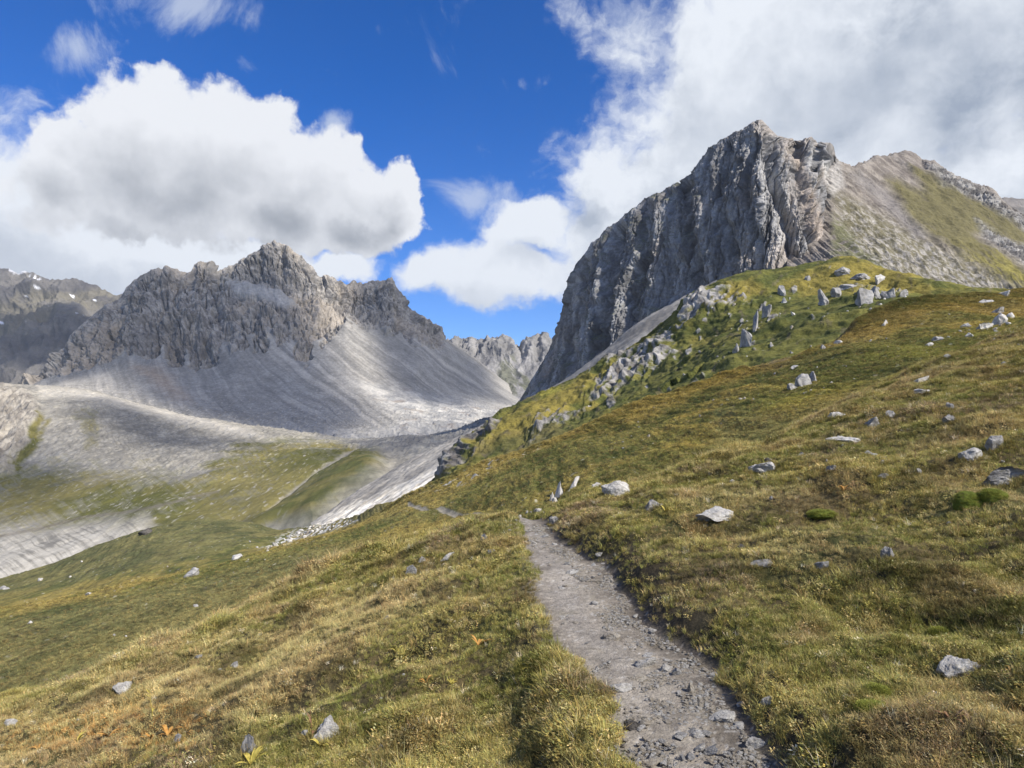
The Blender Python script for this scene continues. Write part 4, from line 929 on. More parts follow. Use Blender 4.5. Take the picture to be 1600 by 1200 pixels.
R_ = [
    # near crest, right of the path
    (969, 765, 54, 24, 'p', 'large pale boulder on the crest, biggest of the rocks above the path end'),
    (934, 761, 26, 11, 'p', 'low white rock just left of the large pale boulder on the crest'),
    (1024, 790, 34, 15, 'g', 'grey white rock in the grass below and right of the large crest boulder'),
    (1120, 807, 62, 16, 'p', 'long flat white rock lying in dry grass right of the path'),
    (1192, 733, 44, 16, 'p', 'pale domed rock in grass above the long flat white rock'),
    (868, 813, 20, 10, 'g', 'small grey rock at the top end of the dirt path'),
    (1504, 1044, 64, 25, 'p', 'whitish rock with dark specks leaning out of the bank at lower right'),
    (1574, 744, 66, 26, 'g', 'broad grey rock at the right edge above the green moss cushions'),
    (1521, 711, 38, 16, 'p', 'pale wedge shaped rock up slope of the broad grey rock'),
    (1560, 692, 32, 20, 'g', 'brownish grey rock near the right edge above the pale wedge rock'),
    (1366, 662, 32, 17, 'g', 'grey cracked rock in the upper right grass beside a small partner'),
    (1396, 648, 18, 12, 'p', 'pale small rock above the grey cracked rock'),
    (1310, 649, 26, 10, 'p', 'flat pale rock on the edge of the near slope'),
    (1320, 689, 52, 13, 'p', 'long thin pale slab flush with the turf at mid right'),
    (1192, 880, 40, 9, 'g', 'flat grey stone in brown turf right of the path middle'),
    (1389, 868, 20, 20, 'g', 'upright grey stone beside the worn grass hollow'),
    (1285, 884, 26, 8, 'g', 'small dark flecked stone left of the worn grass hollow'),
    (1437, 737, 8, 8, 'p', 'tiny round white stone in grass left of the broad grey rock'),
    (1484, 636, 11, 12, 'g', 'round grey stone high in the right hand grass'),
    (1487, 656, 20, 13, 'g', 'half buried grey stone under the round grey stone'),
    (1441, 595, 30, 8, 'p', 'flat white ledge rock where the near slope meets the meadow'),
    (1440, 613, 30, 10, 'p', 'second flat white ledge rock, just below the first'),
    (1299, 733, 14, 7, 'p', 'small white stone between dark turf patches at centre right'),
    (1362, 709, 18, 9, 'p', 'white stone right of the long thin pale slab'),
    (1303, 733, 22, 10, 'g', 'low grey stone among dark turf at centre right'),
    (1160, 857, 12, 10, 'd', 'dark stump like rock in the turf right of the path'),
    (1200, 720, 10, 8, 'd', 'little dark pointed rock behind the pale domed rock'),
    (1250, 710, 16, 6, 'p', 'thin white flake of rock left of the long thin slab'),
    (1383, 745, 20, 8, 'g', 'grey stone half hidden in heather under the wedge rock'),
    (1104, 822, 10, 6, 'p', 'small white chip under the long flat white rock'),
    # left foreground
    (190, 1078, 30, 18, 'p', 'white rock sitting alone in grass at lower left'),
    (510, 1146, 44, 28, 'p', 'pale angular rock behind the dead stalk at the bottom'),
    (475, 1148, 13, 11, 'p', 'small white stone left of the pale angular rock'),
    (386, 1170, 28, 32, 'g', 'broken grey rock in the turf near the bottom edge'),
    (14, 1131, 18, 10, 'p', 'small white rock at the left edge of the picture'),
    (594, 1172, 16, 12, 'g', 'small grey rock low in the grass right of the pale angular rock'),
    (277, 1156, 14, 14, 'g', 'mottled stone beside the orange withered leaves'),
    (365, 1042, 14, 10, 'g', 'small grey stone on the brown left crest'),
    (310, 1028, 14, 7, 'g', 'faint grey stone higher on the brown left crest'),
    (642, 893, 20, 15, 'g', 'grey boulder where the left crest meets the dark meadow'),
    (659, 875, 14, 7, 'p', 'flat pale stone above the grey crest boulder'),
    (700, 872, 26, 9, 'p', 'flat white rock on the crest left of the path'),
    (757, 842, 13, 12, 'p', 'white lump of rock at the crest near the far trail'),
    (770, 862, 16, 6, 'g', 'small grey flat stone in grass left of the path head'),
    (606, 966, 16, 6, 'g', 'low grey stone in the left grass'),
    # meadow behind
    (298, 896, 34, 12, 'g', 'grey boulder on the dark meadow ridge at left'),
    (368, 872, 20, 7, 'p', 'pale boulder further up the meadow ridge'),
    (225, 832, 20, 8, 'd', 'dark rock on the skyline of the green hump'),
    (62, 906, 9, 4, 'p', 'small white rock on the green hump near the left edge'),
    (5, 919, 16, 5, 'g', 'grey rock at the left edge of the meadow'),
    (137, 929, 14, 4, 'p', 'long white stone below the green hump'),
    (46, 973, 8, 4, 'p', 'tiny white stone on the dark lower meadow'),
    (305, 947, 9, 4, 'g', 'small grey stone below the grey meadow boulder'),
    (1258, 596, 26, 20, 'g', 'dark grey outcrop in the yellow green meadow at right'),
    (1240, 604, 16, 10, 'g', 'low grey rock left of the dark grey outcrop'),
    (1272, 590, 16, 16, 'g', 'angular rock leaning on the right of the dark grey outcrop'),
    (1564, 500, 22, 18, 'p', 'biggest white block of the rock cluster at the right edge'),
    (1542, 510, 26, 10, 'p', 'flat block left of the biggest white block'),
    (1513, 509, 22, 8, 'p', 'low pale slab at the left end of the right edge cluster'),
    (1560, 487, 24, 9, 'g', 'grey slab topping the right edge rock cluster'),
    (1580, 494, 12, 9, 'p', 'small white block at the right end of the cluster'),
    (1516, 524, 14, 7, 'p', 'white stone under the low pale slab'),
    (1466, 529, 18, 6, 'g', 'flat grey rock on the meadow left of the cluster'),
    (1453, 539, 12, 6, 'p', 'small pale rock below the flat grey meadow rock'),
    (1481, 557, 10, 6, 'p', 'single white stone in green meadow below the cluster'),
    (1540, 471, 26, 6, 'p', 'long pale stone on the upper meadow rim'),
    (1570, 460, 18, 7, 'p', 'pale stone on the skyline near the right edge'),
    (1384, 505, 10, 9, 'p', 'tan white stone standing alone on the brown slope'),
    (1311, 535, 14, 6, 'p', 'white stone right of the bare brown bank'),
    (1286, 543, 14, 8, 'g', 'grey stone at the foot of the bare brown bank'),
    (1242, 573, 12, 4, 'p', 'little flat white stone on the meadow edge'),
    # spur
    (1290, 466, 28, 26, 'g', 'big white boulder on the green spur below the cliff'),
    (1310, 458, 18, 16, 'g', 'white boulder touching the right of the big spur boulder'),
    (1354, 464, 30, 24, 'g', 'dark fronted block at the left end of the long spur outcrop'),
    (1368, 457, 18, 17, 'g', 'pale upright block in the long spur outcrop'),
    (1390, 460, 22, 13, 'g', 'rounded pale block in the middle of the long spur outcrop'),
    (1413, 459, 18, 10, 'g', 'last pale block at the right of the long spur outcrop'),
    (1326, 447, 28, 8, 'g', 'flat white rock above the big spur boulder'),
    (1318, 423, 24, 9, 'g', 'white rock on the spur skyline beneath the cliff'),
    (1350, 432, 28, 10, 'g', 'jagged white rock on the skyline right of the cliff foot'),
    (1375, 436, 20, 12, 'p', 'small jagged rock descending from the spur skyline'),
    (1165, 530, 13, 28, 'g', 'tall white fin of rock low on the green spur'),
    (1181, 503, 9, 28, 'g', 'slender white fin above the tall low fin'),
    (1200, 488, 11, 18, 'g', 'white fin beside the slender fin on the spur'),
    (1222, 455, 12, 16, 'g', 'grey rock tooth high on the green spur'),
    (1226, 470, 9, 9, 'p', 'pale rock under the grey tooth'),
    (1150, 545, 10, 14, 'g', 'grey block at the lower left of the tall fin'),
    (1262, 435, 9, 7, 'g', 'lone grey stone near the spur skyline'),
    (1240, 490, 7, 6, 'p', 'lone white stone in the green of the spur'),
]
LEAN = {1504: -38, 510: -20, 1574: -12, 1521: -24, 1320: -14, 1441: -16, 700: -24}
for r in R_:
    rock(*r[:5], label=r[5], lean=LEAN.get(r[0], 0))
# upright slabs on the dark rib behind the path head
for (px, py, w, h, ln, lb) in [(871, 768, 9, 26, 16, 'tallest narrow white slab standing on edge above the path head'), (896, 755, 9, 20, 34, 'white slab leaning strongly, right of the tallest slab'),
                               (862, 777, 6, 14, 12, 'short white slab left of the tallest slab'), (868, 783, 12, 8, 5, 'blocky white foot stone under the tallest slab')]:
    rock(px, py, w, h, 'p', lb, name='rock_slab', lean=ln, group='upright slabs above the path head', deep=.5)
# stones on the path
S_ = [(955, 996, 32, 9, 't', 'flat tan stone lying across the middle of the dirt path'), (1010, 1038, 36, 13, 'p', 'largest pale stone embedded in the path'),
      (1039, 1045, 18, 11, 'p', 'rounded pale stone right of the largest path stone'), (1057, 1051, 19, 10, 'g', 'oval grey stone at the right of the path stone row'),
      (998, 1062, 34, 7, 't', 'long thin stone flush in the path'), (970, 1076, 36, 11, 'p', 'broad flat pale stone at the left of the path'),
      (990, 1135, 28, 15, 'd', 'dark slate shard lying on the left of the path'), (1064, 1151, 24, 7, 'g', 'flat grey stone low on the path'),
      (1091, 1149, 26, 8, 'p', 'flat pale stone beside the flat grey one'), (1131, 1124, 44, 10, 'p', 'long white stone near the right side of the path'),
      (1080, 1077, 15, 14, 't', 'tan knobbly stone under the path stone row'), (1116, 1056, 14, 7, 'p', 'small oval white stone at the right path edge'),
      (1200, 1097, 22, 10, 'p', 'white stone in the dark earth at the right path edge'), (1183, 1163, 34, 15, 'p', 'cracked pale stone at the lower right of the path'),
      (1018, 1194, 38, 9, 't', 'flat tan stone at the very bottom of the path'), (893, 894, 24, 6, 'p', 'white stone across the upper path'),
      (887, 881, 12, 5, 'g', 'grey stone just above the white upper path stone'), (929, 943, 14, 6, 'p', 'white stone half way down the upper path'),
      (848, 838, 22, 4, 'g', 'flat slab step at the path head'), (938, 866, 16, 5, 'p', 'white stone in the bank by the upper path'),
      (1109, 1176, 30, 12, 'g', 'pale grey stone lower centre of the path'), (1160, 1100, 16, 8, 'p', 'white stone above the long white path stone')]
for r in S_:
    rock(*r[:5], label=r[5], name='stone', cat='stone', sink=.4, deep=.7)
# loose small stones: five shapes, copied
small = [rock_mesh('small_stone', MAT['ppgt'[i % 4]], 2, 6, 40 + i) for i in range(8)]
n = 0
while n < 110:
    yy = 3.2 + 6.5 * RNG.rand() ** 1.3; xl, xr = path_edges(np.array([yy])); f = RNG.rand() ** .7
    x = float(xl[0] + (xr[0] - xl[0]) * f); s = .010 + .030 * RNG.rand() ** 2.5
    z = float(near_z(np.array([x]), np.array([yy]))[0])
    o = bpy.data.objects.new('small_stone', small[RNG.randint(8)]); COL.objects.link(o)
    o.location = (x, yy, z + s * .12); o.scale = (s * 2, s * 1.5, s * .9); o.rotation_euler = (RNG.rand() * .4, RNG.rand() * .4, RNG.rand() * 6.3)
    tag(o, 'small loose pale stone scattered on the dirt path', 'stone', 'small loose stones on the path'); n += 1
for (zone, num, lb, gp, smin, smax) in [
        ([(1250, 640), (1600, 560), (1600, 1150), (1300, 1150), (1050, 850), (1000, 800)], 22, 'small pale stone in the near grass right of the path', 'small stones in the right hand grass', 4, 9),
        ([(0, 1150), (480, 960), (800, 850), (820, 1150), (500, 1190), (0, 1195)], 12, 'small pale stone in the near grass left of the path', 'small stones in the left hand grass', 4, 8),
        ([(1120, 560), (1560, 470), (1600, 540), (1200, 670), (1000, 740), (900, 720)], 45, 'small white stone dotted over the meadow right of centre', 'small stones on the right meadow', 3, 6),
        ([(0, 1000), (0, 910), (300, 830), (700, 800), (760, 810), (500, 880), (200, 1000)], 14, 'small white stone dotted over the dark left meadow', 'small stones on the left meadow', 2, 5),
        ([(1060, 560), (1100, 470), (1300, 425), (1330, 480), (1200, 550), (900, 660)], 9, 'small white rock poking from the green spur', 'small rocks on the spur', 3, 7)]:
    k = 0; zx = [p[0] for p in zone]; zy = [p[1] for p in zone]
    while k < num:
        px = RNG.uniform(min(zx), max(zx)); py = RNG.uniform(min(zy), max(zy))
        if inpoly(np.array([px]), np.array([py]), zone, 1)[0] < .5: continue
        w = smin + (smax - smin) * RNG.rand() ** 2
        rock(px, py, w, w * RNG.uniform(.4, .8), 'p', lb, name='small_rock', me=small[RNG.randint(8)], group=gp); k += 1
# rubble runs on the meadow (pale boulder trail behind the hump, and the rib above the path head)
def rubble(pts, spread, num, smin, smax, lb, gp):
    L = len(pts) - 1
    for i in range(num):
        f = RNG.rand() * L; j = min(int(f), L - 1); f -= j
        px = pts[j][0] * (1 - f) + pts[j + 1][0] * f + RNG.normal() * spread * 1.5; py = pts[j][1] * (1 - f) + pts[j + 1][1] * f + RNG.normal() * spread * .6
        w = smin + (smax - smin) * RNG.rand() ** 2
        rock(px, py, w, w * RNG.uniform(.35, .7), 'p', lb, name='rubble_rock', me=small[RNG.randint(8)], group=gp)


rubble([(412, 857), (450, 841), (500, 826), (540, 818)], 5, 60, 3, 9, 'white rubble rock in the strip behind the dark meadow ridge', 'rubble strip behind the meadow ridge')
rubble([(792, 828), (808, 815), (825, 800), (850, 795)], 3, 22, 4, 10, 'white rubble rock in the gully where the far trail ends', 'rubble in the small gully')
rubble([(1500, 520), (1540, 512), (1575, 500)], 8, 22, 3, 8, 'white rubble stone strewn round the right edge cluster', 'rubble round the right edge cluster')
rubble([(1335, 480), (1380, 470), (1420, 462)], 7, 16, 3, 8, 'pale rubble stone below the long spur outcrop', 'rubble under the long spur outcrop')
rubble([(1150, 560), (1175, 500), (1215, 460)], 9, 8, 3, 6, 'pale rubble stone among the fins of the spur', 'rubble among the spur fins')

# moss cushions
MOSS = []
def moss_b(t, b):
    ob = t.new('ShaderNodeTexCoord').outputs['Object']
    c = t.mix(t.mr(t.noise(ob, 3, 5, .6), .3, .7), col4((.13, .17, .025)), col4((.24, .28, .045)))
    c = t.mix(t.m('MULTIPLY', t.mr(t.noise(ob, 6, 4, .6), .58, .66), .6), c, col4((.16, .11, .05)))
    t.l.new(c, b.inputs['Base Color'])
    bp = t.new('ShaderNodeBump'); bp.inputs['Distance'].default_value = .03; t.l.new(t.noise(ob, 45, 4, .7), bp.inputs['Height']); t.l.new(bp.outputs[0], b.inputs['Normal'])


M_MOSS = simple_mat('moss', moss_b)
for (px, py, w, h, lb) in [(1520, 779, 48, 42, 'largest bright green moss cushion under the broad grey rock'), (1556, 772, 42, 30, 'green moss cushion right of the largest one'),
                           (1475, 990, 32, 24, 'small round vivid moss cushion in the grass above the leaning rock'), (1374, 1082, 34, 26, 'domed moss cushion left of the leaning rock'),
                           (1368, 1108, 42, 18, 'low spreading moss cushion below the domed one'), (1288, 802, 44, 18, 'dull green moss cushion at centre right')]:
    loc, nor, Y = hit(px, py + h * .3); s = Y / F; _seed[0] += 1
    bm = __import__('bmesh').new(); __import__('bmesh').ops.create_icosphere(bm, subdivisions=5, radius=.5)
    for v in bm.verts:
        c = v.co; q = float(fbm(np.array([c.x * 2.4 + _seed[0]]), np.array([c.y * 2.4]), np.array([c.z * 2.4]), 3)[0]); q2 = float(pn(np.array([c.x * 22.]), np.array([c.y * 22.]), np.array([c.z * 22.]))[0])
        v.co = c * (1 + .22 * q + .05 * q2)
    me = bpy.data.meshes.new('moss_cushion'); bm.to_mesh(me); bm.free(); me.materials.append(M_MOSS)
    me.polygons.foreach_set('use_smooth', [True] * len(me.polygons))
    o = bpy.data.objects.new('moss_cushion', me); COL.objects.link(o); o.location = (loc.x, loc.y + w * s * .2, loc.z + h * s * .1); o.scale = (w * s, w * s * .8, h * s * .85)
    tag(o, lb, 'moss'); MOSS.append((o.location.copy(), o.scale.copy()))

# ---- withered plants: a stem with leaves
def leaf_quads(base, dirv, up, L, Wd, segs=4, droop=.5):
    pts = []; dirv = np.array(dirv, float); dirv /= np.linalg.norm(dirv); side = np.cross(dirv, up); side /= np.linalg.norm(side) + 1e-9
    for i in range(segs + 1):
        f = i / segs; c = base + dirv * L * f + np.array(up) * (L * droop * (f - 1.6 * f * f)); w = Wd * math.sin(math.pi * (0.08 + .92 * f)) * .5 if i < segs else Wd * .03
        fold = np.array(up) * w * .35
        pts += [c - side * w + fold, c, c + side * w + fold]
    fs = []
    for i in range(segs): fs += [(3 * i, 3 * i + 1, 3 * i + 4, 3 * i + 3), (3 * i + 1, 3 * i + 2, 3 * i + 5, 3 * i + 4)]
    return pts, fs


def mesh_from(name, parts, mat):
    V = []; Fc = []
    for v, f in parts:
        o = len(V); V += [tuple(p) for p in v]; Fc += [tuple(i + o for i in q) for q in f]
    me = bpy.data.meshes.new(name); me.from_pydata(V, [], Fc); me.materials.append(mat); me.polygons.foreach_set('use_smooth', [True] * len(me.polygons))
    return me


def tube(pts, r0, r1, n=6):
    V = []; Fc = []
    for i, p in enumerate(pts):
        r = r0 + (r1 - r0) * i / (len(pts) - 1)
        for k in range(n): V.append((p[0] + r * math.cos(6.283 * k / n), p[1] + r * math.sin(6.283 * k / n), p[2]))
    for i in range(len(pts) - 1):
        for k in range(n): Fc.append((i * n + k, i * n + (k + 1) % n, (i + 1) * n + (k + 1) % n, (i + 1) * n + k))
    return V, Fc


def tint_mat(name, a, b_):
    def f(t, b):
        ob = t.new('ShaderNodeTexCoord').outputs['Object']
        t.l.new(t.mix(t.mr(t.noise(ob, 30, 4, .6), .3, .7), col4(a), col4(b_)), b.inputs['Base Color'])
        b.inputs['Transmission Weight'].default_value = 0
    return simple_mat(name, f, .7)


M_ORANGE = tint_mat('withered_leaf', (.34, .16, .035), (.50, .30, .09)); M_YEL = tint_mat('yellow_leaf', (.34, .28, .05), (.50, .40, .10)); M_STEM = tint_mat('dry_stem', (.16, .085, .045), (.26, .15, .08))
PL = [(487, 1160, 62, 'stalk', M_STEM, 'tall dead brown stalk standing in front of the pale angular rock'), (238, 1122, 46, 'stalk', M_YEL, 'straw yellow stalk in the left grass above the orange leaves'),
      (500, 1168, 20, 'leaf', M_YEL, 'yellow leaf tuft at the foot of the dead brown stalk'), (262, 1150, 22, 'leaf', M_ORANGE, 'brightest orange withered leaf tuft at lower left'),
      (236, 1156, 16, 'leaf', M_ORANGE, 'small orange leaf tuft left of the brightest one'), (170, 1152, 18, 'leaf', M_ORANGE, 'golden withered leaf tuft in the middle of the left patch'),
      (120, 1160, 16, 'leaf', M_YEL, 'pale yellow leaf tuft in the lower left patch'), (60, 1172, 15, 'leaf', M_ORANGE, 'orange leaf tuft nearest the lower left corner'),
      (392, 1195, 24, 'leaf', M_YEL, 'pale leaf fan below the broken grey rock'), (748, 1010, 20, 'leaf', M_ORANGE, 'orange withered leaf in grass left of the path'),
      (665, 1068, 14, 'leaf', M_ORANGE, 'low orange leaf in the middle of the left grass'), (706, 1070, 12, 'leaf', M_YEL, 'thin yellow leaf right of the low orange leaf'),
      (1040, 800, 14, 'leaf', M_YEL, 'yellow plant beside the grey white rock near the crest'), (1318, 768, 14, 'leaf', M_ORANGE, 'orange plant in the turf at centre right'),
      (630, 1148, 20, 'leaf', M_YEL, 'yellow green leaf tuft at bottom centre left'), (1486, 1128, 22, 'leaf', M_STEM, 'reddish brown leaf tuft under the leaning rock'),
      (1430, 720, 26, 'stalk', M_STEM, 'thin bent stalk on the slope left of the broad grey rock'), (620, 1020, 16, 'leaf', M_YEL, 'faint yellow tuft in the upper left grass')]
for (px, py, h, typ, mt, lb) in PL:
    loc, nor, Y = hit(px, py); Hm = h * Y / F; r = np.random.RandomState(px)
    root = bpy.data.objects.new('dried_plant', None); COL.objects.link(root); root.location = loc; tag(root, lb, 'plant')
    up = np.array([0, 0, 1.])
    if typ == 'stalk':
        lx, ly = r.uniform(-.12, .12, 2); pts = [(lx * Hm * (i / 8) ** 1.5 + .01 * Hm * r.normal(), ly * Hm * (i / 8) ** 1.5, Hm * i / 8 - .01) for i in range(9)]
        s = bpy.data.objects.new('stem', mesh_from('stem', [tube(pts, .0030, .0016)], M_STEM if mt is not M_YEL else M_YEL)); COL.objects.link(s); s.parent = root
        lv = []
        for i in range(9):
            p = np.array(pts[min(8, 2 + i * 6 // 8)]); a = r.rand() * 6.28; lv.append(leaf_quads(p, (math.cos(a), math.sin(a), .7), up, Hm * r.uniform(.10, .22), Hm * .05, 4, -.1))
        s = bpy.data.objects.new('seed_head', mesh_from('seed_head', lv, mt)); COL.objects.link(s); s.parent = root
    else:
        for i in range(7):
            a = r.rand() * 6.28; L = Hm * r.uniform(.8, 1.5)
            s = bpy.data.objects.new('leaf', mesh_from('leaf', [leaf_quads(np.array([0, 0, 0.]), (math.cos(a), math.sin(a), r.uniform(.4, 1.4)), up, L, L * r.uniform(.14, .24), 6, r.uniform(.1, .6))], mt)); COL.objects.link(s); s.parent = root

# ------------------------------------------------------------------ turf: tufts of blades instanced on points (uncountable, one object)
def blade_mat():
    m = bpy.data.materials.new('grass_blades'); m.use_nodes = True; t = NT(m.node_tree); b = t.n['Principled BSDF']
    b.inputs['Roughness'].default_value = .75; b.inputs['Specular IOR Level'].default_value = .2
    ti = t.new('ShaderNodeAttribute', attribute_name='tint', attribute_type='INSTANCER').outputs['Color']
    bl = t.new('ShaderNodeAttribute', attribute_name='blade').outputs['Color']
    c = t.mix(1.0, ti, bl, 'MULTIPLY'); t.l.new(c, b.inputs['Base Color'])
    tr = t.new('ShaderNodeBsdfTranslucent'); t.l.new(c, tr.inputs[0]); mx = t.new('ShaderNodeMixShader'); mx.inputs[0].default_value = .22
    t.l.new(b.outputs[0], mx.inputs[1]); t.l.new(tr.outputs[0], mx.inputs[2]); t.l.new(mx.outputs[0], t.n['Material Output'].inputs[0])
    return m


M_BLADE = blade_mat()


def tuft(idx, nb, h0, h1, rad, wd, kind):
    r = np.random.RandomState(900 + idx); V = []; Fc = []; Cc = []
    for i in range(nb):
        a = r.rand() * 6.283; q = rad * math.sqrt(r.rand()); bx, by = q * math.cos(a), q * math.sin(a)
        h = r.uniform(h0, h1); ln = r.uniform(.1, 1.0) * h; a2 = a + r.normal() * .9; w = wd * r.uniform(.6, 1.2)
        dx, dy = math.cos(a2), math.sin(a2); sx, sy = -dy * w / 2, dx * w / 2
        v = r.uniform(.6, 1.35); hue = r.uniform(-.15, .2)
        colr = np.array([v * (1 + hue), v, v * (1 - hue * .6)])
        o = len(V)
        if kind == 'grass':
            for j in range(4):
                f = j / 3; ww = (1 - f * f) + .05; cx = bx + dx * ln * f * f; cy = by + dy * ln * f * f; cz = h * (f - .25 * f * f * ln / h) - .008
                V += [(cx - sx * ww, cy - sy * ww, cz), (cx + sx * ww, cy + sy * ww, cz)]; Cc += [colr * (1.0 + .12 * f)] * 2
            for j in range(3): Fc.append((o + 2 * j, o + 2 * j + 1, o + 2 * j + 3, o + 2 * j + 2))
        else:                                          # small leaves of herbs and dwarf shrubs
            z = r.uniform(.0, h1); L = wd * 3.2 * r.uniform(.6, 1.3); tl = r.uniform(-.2, .9)
            c = np.array([bx, by, z]); d = np.array([dx, dy, tl]) * L / math.hypot(1, tl); s = np.array([-dy, dx, r.uniform(-.3, .3)]) * wd * .75
            V += [tuple(c), tuple(c + d * .5 + s), tuple(c + d), tuple(c + d * .5 - s)]; Cc += [colr] * 4; Fc.append((o, o + 1, o + 2, o + 3))
    me = bpy.data.meshes.new('tuft'); me.from_pydata(V, [], Fc); me.materials.append(M_BLADE)
    ca = me.color_attributes.new('blade', 'FLOAT_COLOR', 'POINT'); ca.data.foreach_set('color', np.c_[np.array(Cc), np.ones(len(Cc))].astype(np.float32).ravel())
    return bpy.data.objects.new('tuft_%02d' % idx, me)


tc = bpy.data.collections.new('tuft_kinds')
spec = [(34, .025, .065, .035, .0030, 'grass')] * 4 + [(26, .045, .11, .03, .0026, 'grass')] * 3 + [(46, 0, .035, .045, .0055, 'leaf')] * 3 + [(50, 0, .022, .05, .0038, 'leaf')] * 2
for i, sp_ in enumerate(spec): tc.objects.link(tuft(i, *sp_))


def turf(name, X, Y, Z, scale, tint, idx, label):
    n = len(X); me = bpy.data.meshes.new(name); me.vertices.add(n); me.vertices.foreach_set('co', np.stack([X, Y, Z], 1).astype(np.float32).ravel())
    r = np.random.RandomState(3)
    for nm, ty, dat in (('rot', 'FLOAT_VECTOR', np.stack([r.normal(0, .18, n) , r.normal(0, .18, n) - .15, r.rand(n) * 6.283], 1)), ('tint', 'FLOAT_COLOR', np.c_[tint, np.ones(n)])):
        at = me.attributes.new(nm, ty, 'POINT'); at.data.foreach_set('vector' if ty == 'FLOAT_VECTOR' else 'color', dat.astype(np.float32).ravel())
    at = me.attributes.new('siz', 'FLOAT', 'POINT'); at.data.foreach_set('value', scale.astype(np.float32))
    at = me.attributes.new('pick', 'INT', 'POINT'); at.data.foreach_set('value', idx.astype(np.int32))
    o = bpy.data.objects.new(name, me); COL.objects.link(o)
    g = bpy.data.node_groups.new(name + '_scatter', 'GeometryNodeTree')
    g.interface.new_socket('Geometry', in_out='INPUT', socket_type='NodeSocketGeometry'); g.interface.new_socket('Geometry', in_out='OUTPUT', socket_type='NodeSocketGeometry')
    N = g.nodes; gi = N.new('NodeGroupInput'); go = N.new('NodeGroupOutput'); ip = N.new('GeometryNodeInstanceOnPoints'); ci = N.new('GeometryNodeCollectionInfo')
    ci.inputs['Collection'].default_value = tc; ci.inputs['Separate Children'].default_value = True; ci.inputs['Reset Children'].default_value = True
    def na(nm, ty): q = N.new('GeometryNodeInputNamedAttribute'); q.data_type = ty; q.inputs[0].default_value = nm; return q.outputs[0]
    L = g.links; L.new(gi.outputs[0], ip.inputs['Points']); L.new(ci.outputs[0], ip.inputs['Instance']); ip.inputs['Pick Instance'].default_value = True
    L.new(na('pick', 'INT'), ip.inputs['Instance Index']); L.new(na('rot', 'FLOAT_VECTOR'), ip.inputs['Rotation']); L.new(na('siz', 'FLOAT'), ip.inputs['Scale']); L.new(ip.outputs[0], go.inputs[0])
    md = o.modifiers.new('scatter', 'NODES'); md.node_group = g
    tag(o, label, kind='stuff'); return o


def tints(x, y, r, extra=0):
    n = len(x); k = fbm(x / 1.1, y / 1.6, 0, 4); k2 = fbm(x / 3.2 + 9, y / 4.5, 0, 3); u = r.rand(n)
    green, olive, straw, rust = C(.195, .200, .050), C(.335, .290, .090), C(.54, .44, .21), C(.34, .235, .12)
    px, py = proj(np.stack([x, y, near_z(x, y)], 1))
    ws = sst(.1, .5, k2 + extra + .35 * sst(-1, -4, x) * sst(5, 9, y) - .25 * sst(6, 3.5, y))
    c = lerp(np.tile(green, (n, 1)), np.tile(olive, (n, 1)), np.clip(.5 + k * 1.6 + (u - .5) * .8, 0, 1))
    c = lerp(c, np.tile(straw, (n, 1)), np.clip(ws * .55 + (r.rand(n) < .18) * .7, 0, 1))
    c = lerp(c, np.tile(rust, (n, 1)), np.clip(sst(.05, .5, fbm(x / .8 + 30, y / 1.2, 0, 3) + ws * .25) * .42 + (r.rand(n) < .06) * .6, 0, 1))
    orp = inpoly(px + k * 60, py + k2 * 30, [(0, 1150), (150, 1120), (300, 1100), (340, 1150), (280, 1190), (0, 1200)], 25) * (r.rand(n) < .38); c = lerp(c, np.tile(C(.46, .25, .075), (n, 1)), orp * .8)
    dk = sst(.15, .45, fbm(x / .6 + 60, y / .8, 0, 3)); c = c * (1 - .45 * dk)[:, None]
    hea = sst(.1, .5, fbm(x / 1.7 + 44, y / 2.4, 0, 4)) * (r.rand(n) < .5); c = lerp(c, np.tile(C(.30, .215, .15), (n, 1)), hea * .7)
    fl = r.rand(n) < .006; c = np.where(fl[:, None], C(.75, .68, .50), c)
    return c * r.uniform(.72, 1.52, (n, 1)), k, k2


rg = np.random.RandomState(8)
N1 = 690000
yy = 1.9 + 26 * rg.rand(N1) ** .62; xx = (rg.rand(N1) * 2 - 1) * (.80 * yy + 1.6)
yy[:90000] = 1.7 + 3.4 * rg.rand(90000); xx[:90000] = (rg.rand(90000) * 2 - 1) * (.80 * yy[:90000] + 1.0)
xl, xr = path_edges(yy); dl = xl - xx; dr = xx - xr
kk = fbm(xx / .12, yy / .16, 0, 3); keep = (dl > .02 + .05 * kk) | (dr > .06 + .10 * kk)
keep &= yy < np.interp(xx, CX, CY) + 9
bare = sst(.30, .5, fbm(xx / .5 + 80, yy / .7, 0, 3)); keep &= rg.rand(N1) > bare * .5
keep &= ~((dr > 0) & (dr < .30) & (rg.rand(N1) < .55))
xx, yy = xx[keep], yy[keep]; zz = near_z(xx, yy)
tn, k, k2 = tints(xx, yy, rg)
ex, ey, ez, et, es, ei = [], [], [], [], [], []                  # sprigs on the cushions and blades closing round the stones
for (l, sc_) in MOSS:
    for _ in range(420):
        d = rg.normal(size=3); d /= np.linalg.norm(d); d[2] = abs(d[2]) * (1 if rg.rand() < .8 else -.2)
        ex.append(l.x + d[0] * sc_.x * .5); ey.append(l.y + d[1] * sc_.y * .5); ez.append(l.z + d[2] * sc_.z * .48); et.append(np.array([.22, .235, .045]) * rg.uniform(.6, 1.5)); es.append(rg.uniform(.25, .5)); ei.append(rg.randint(10, 12))
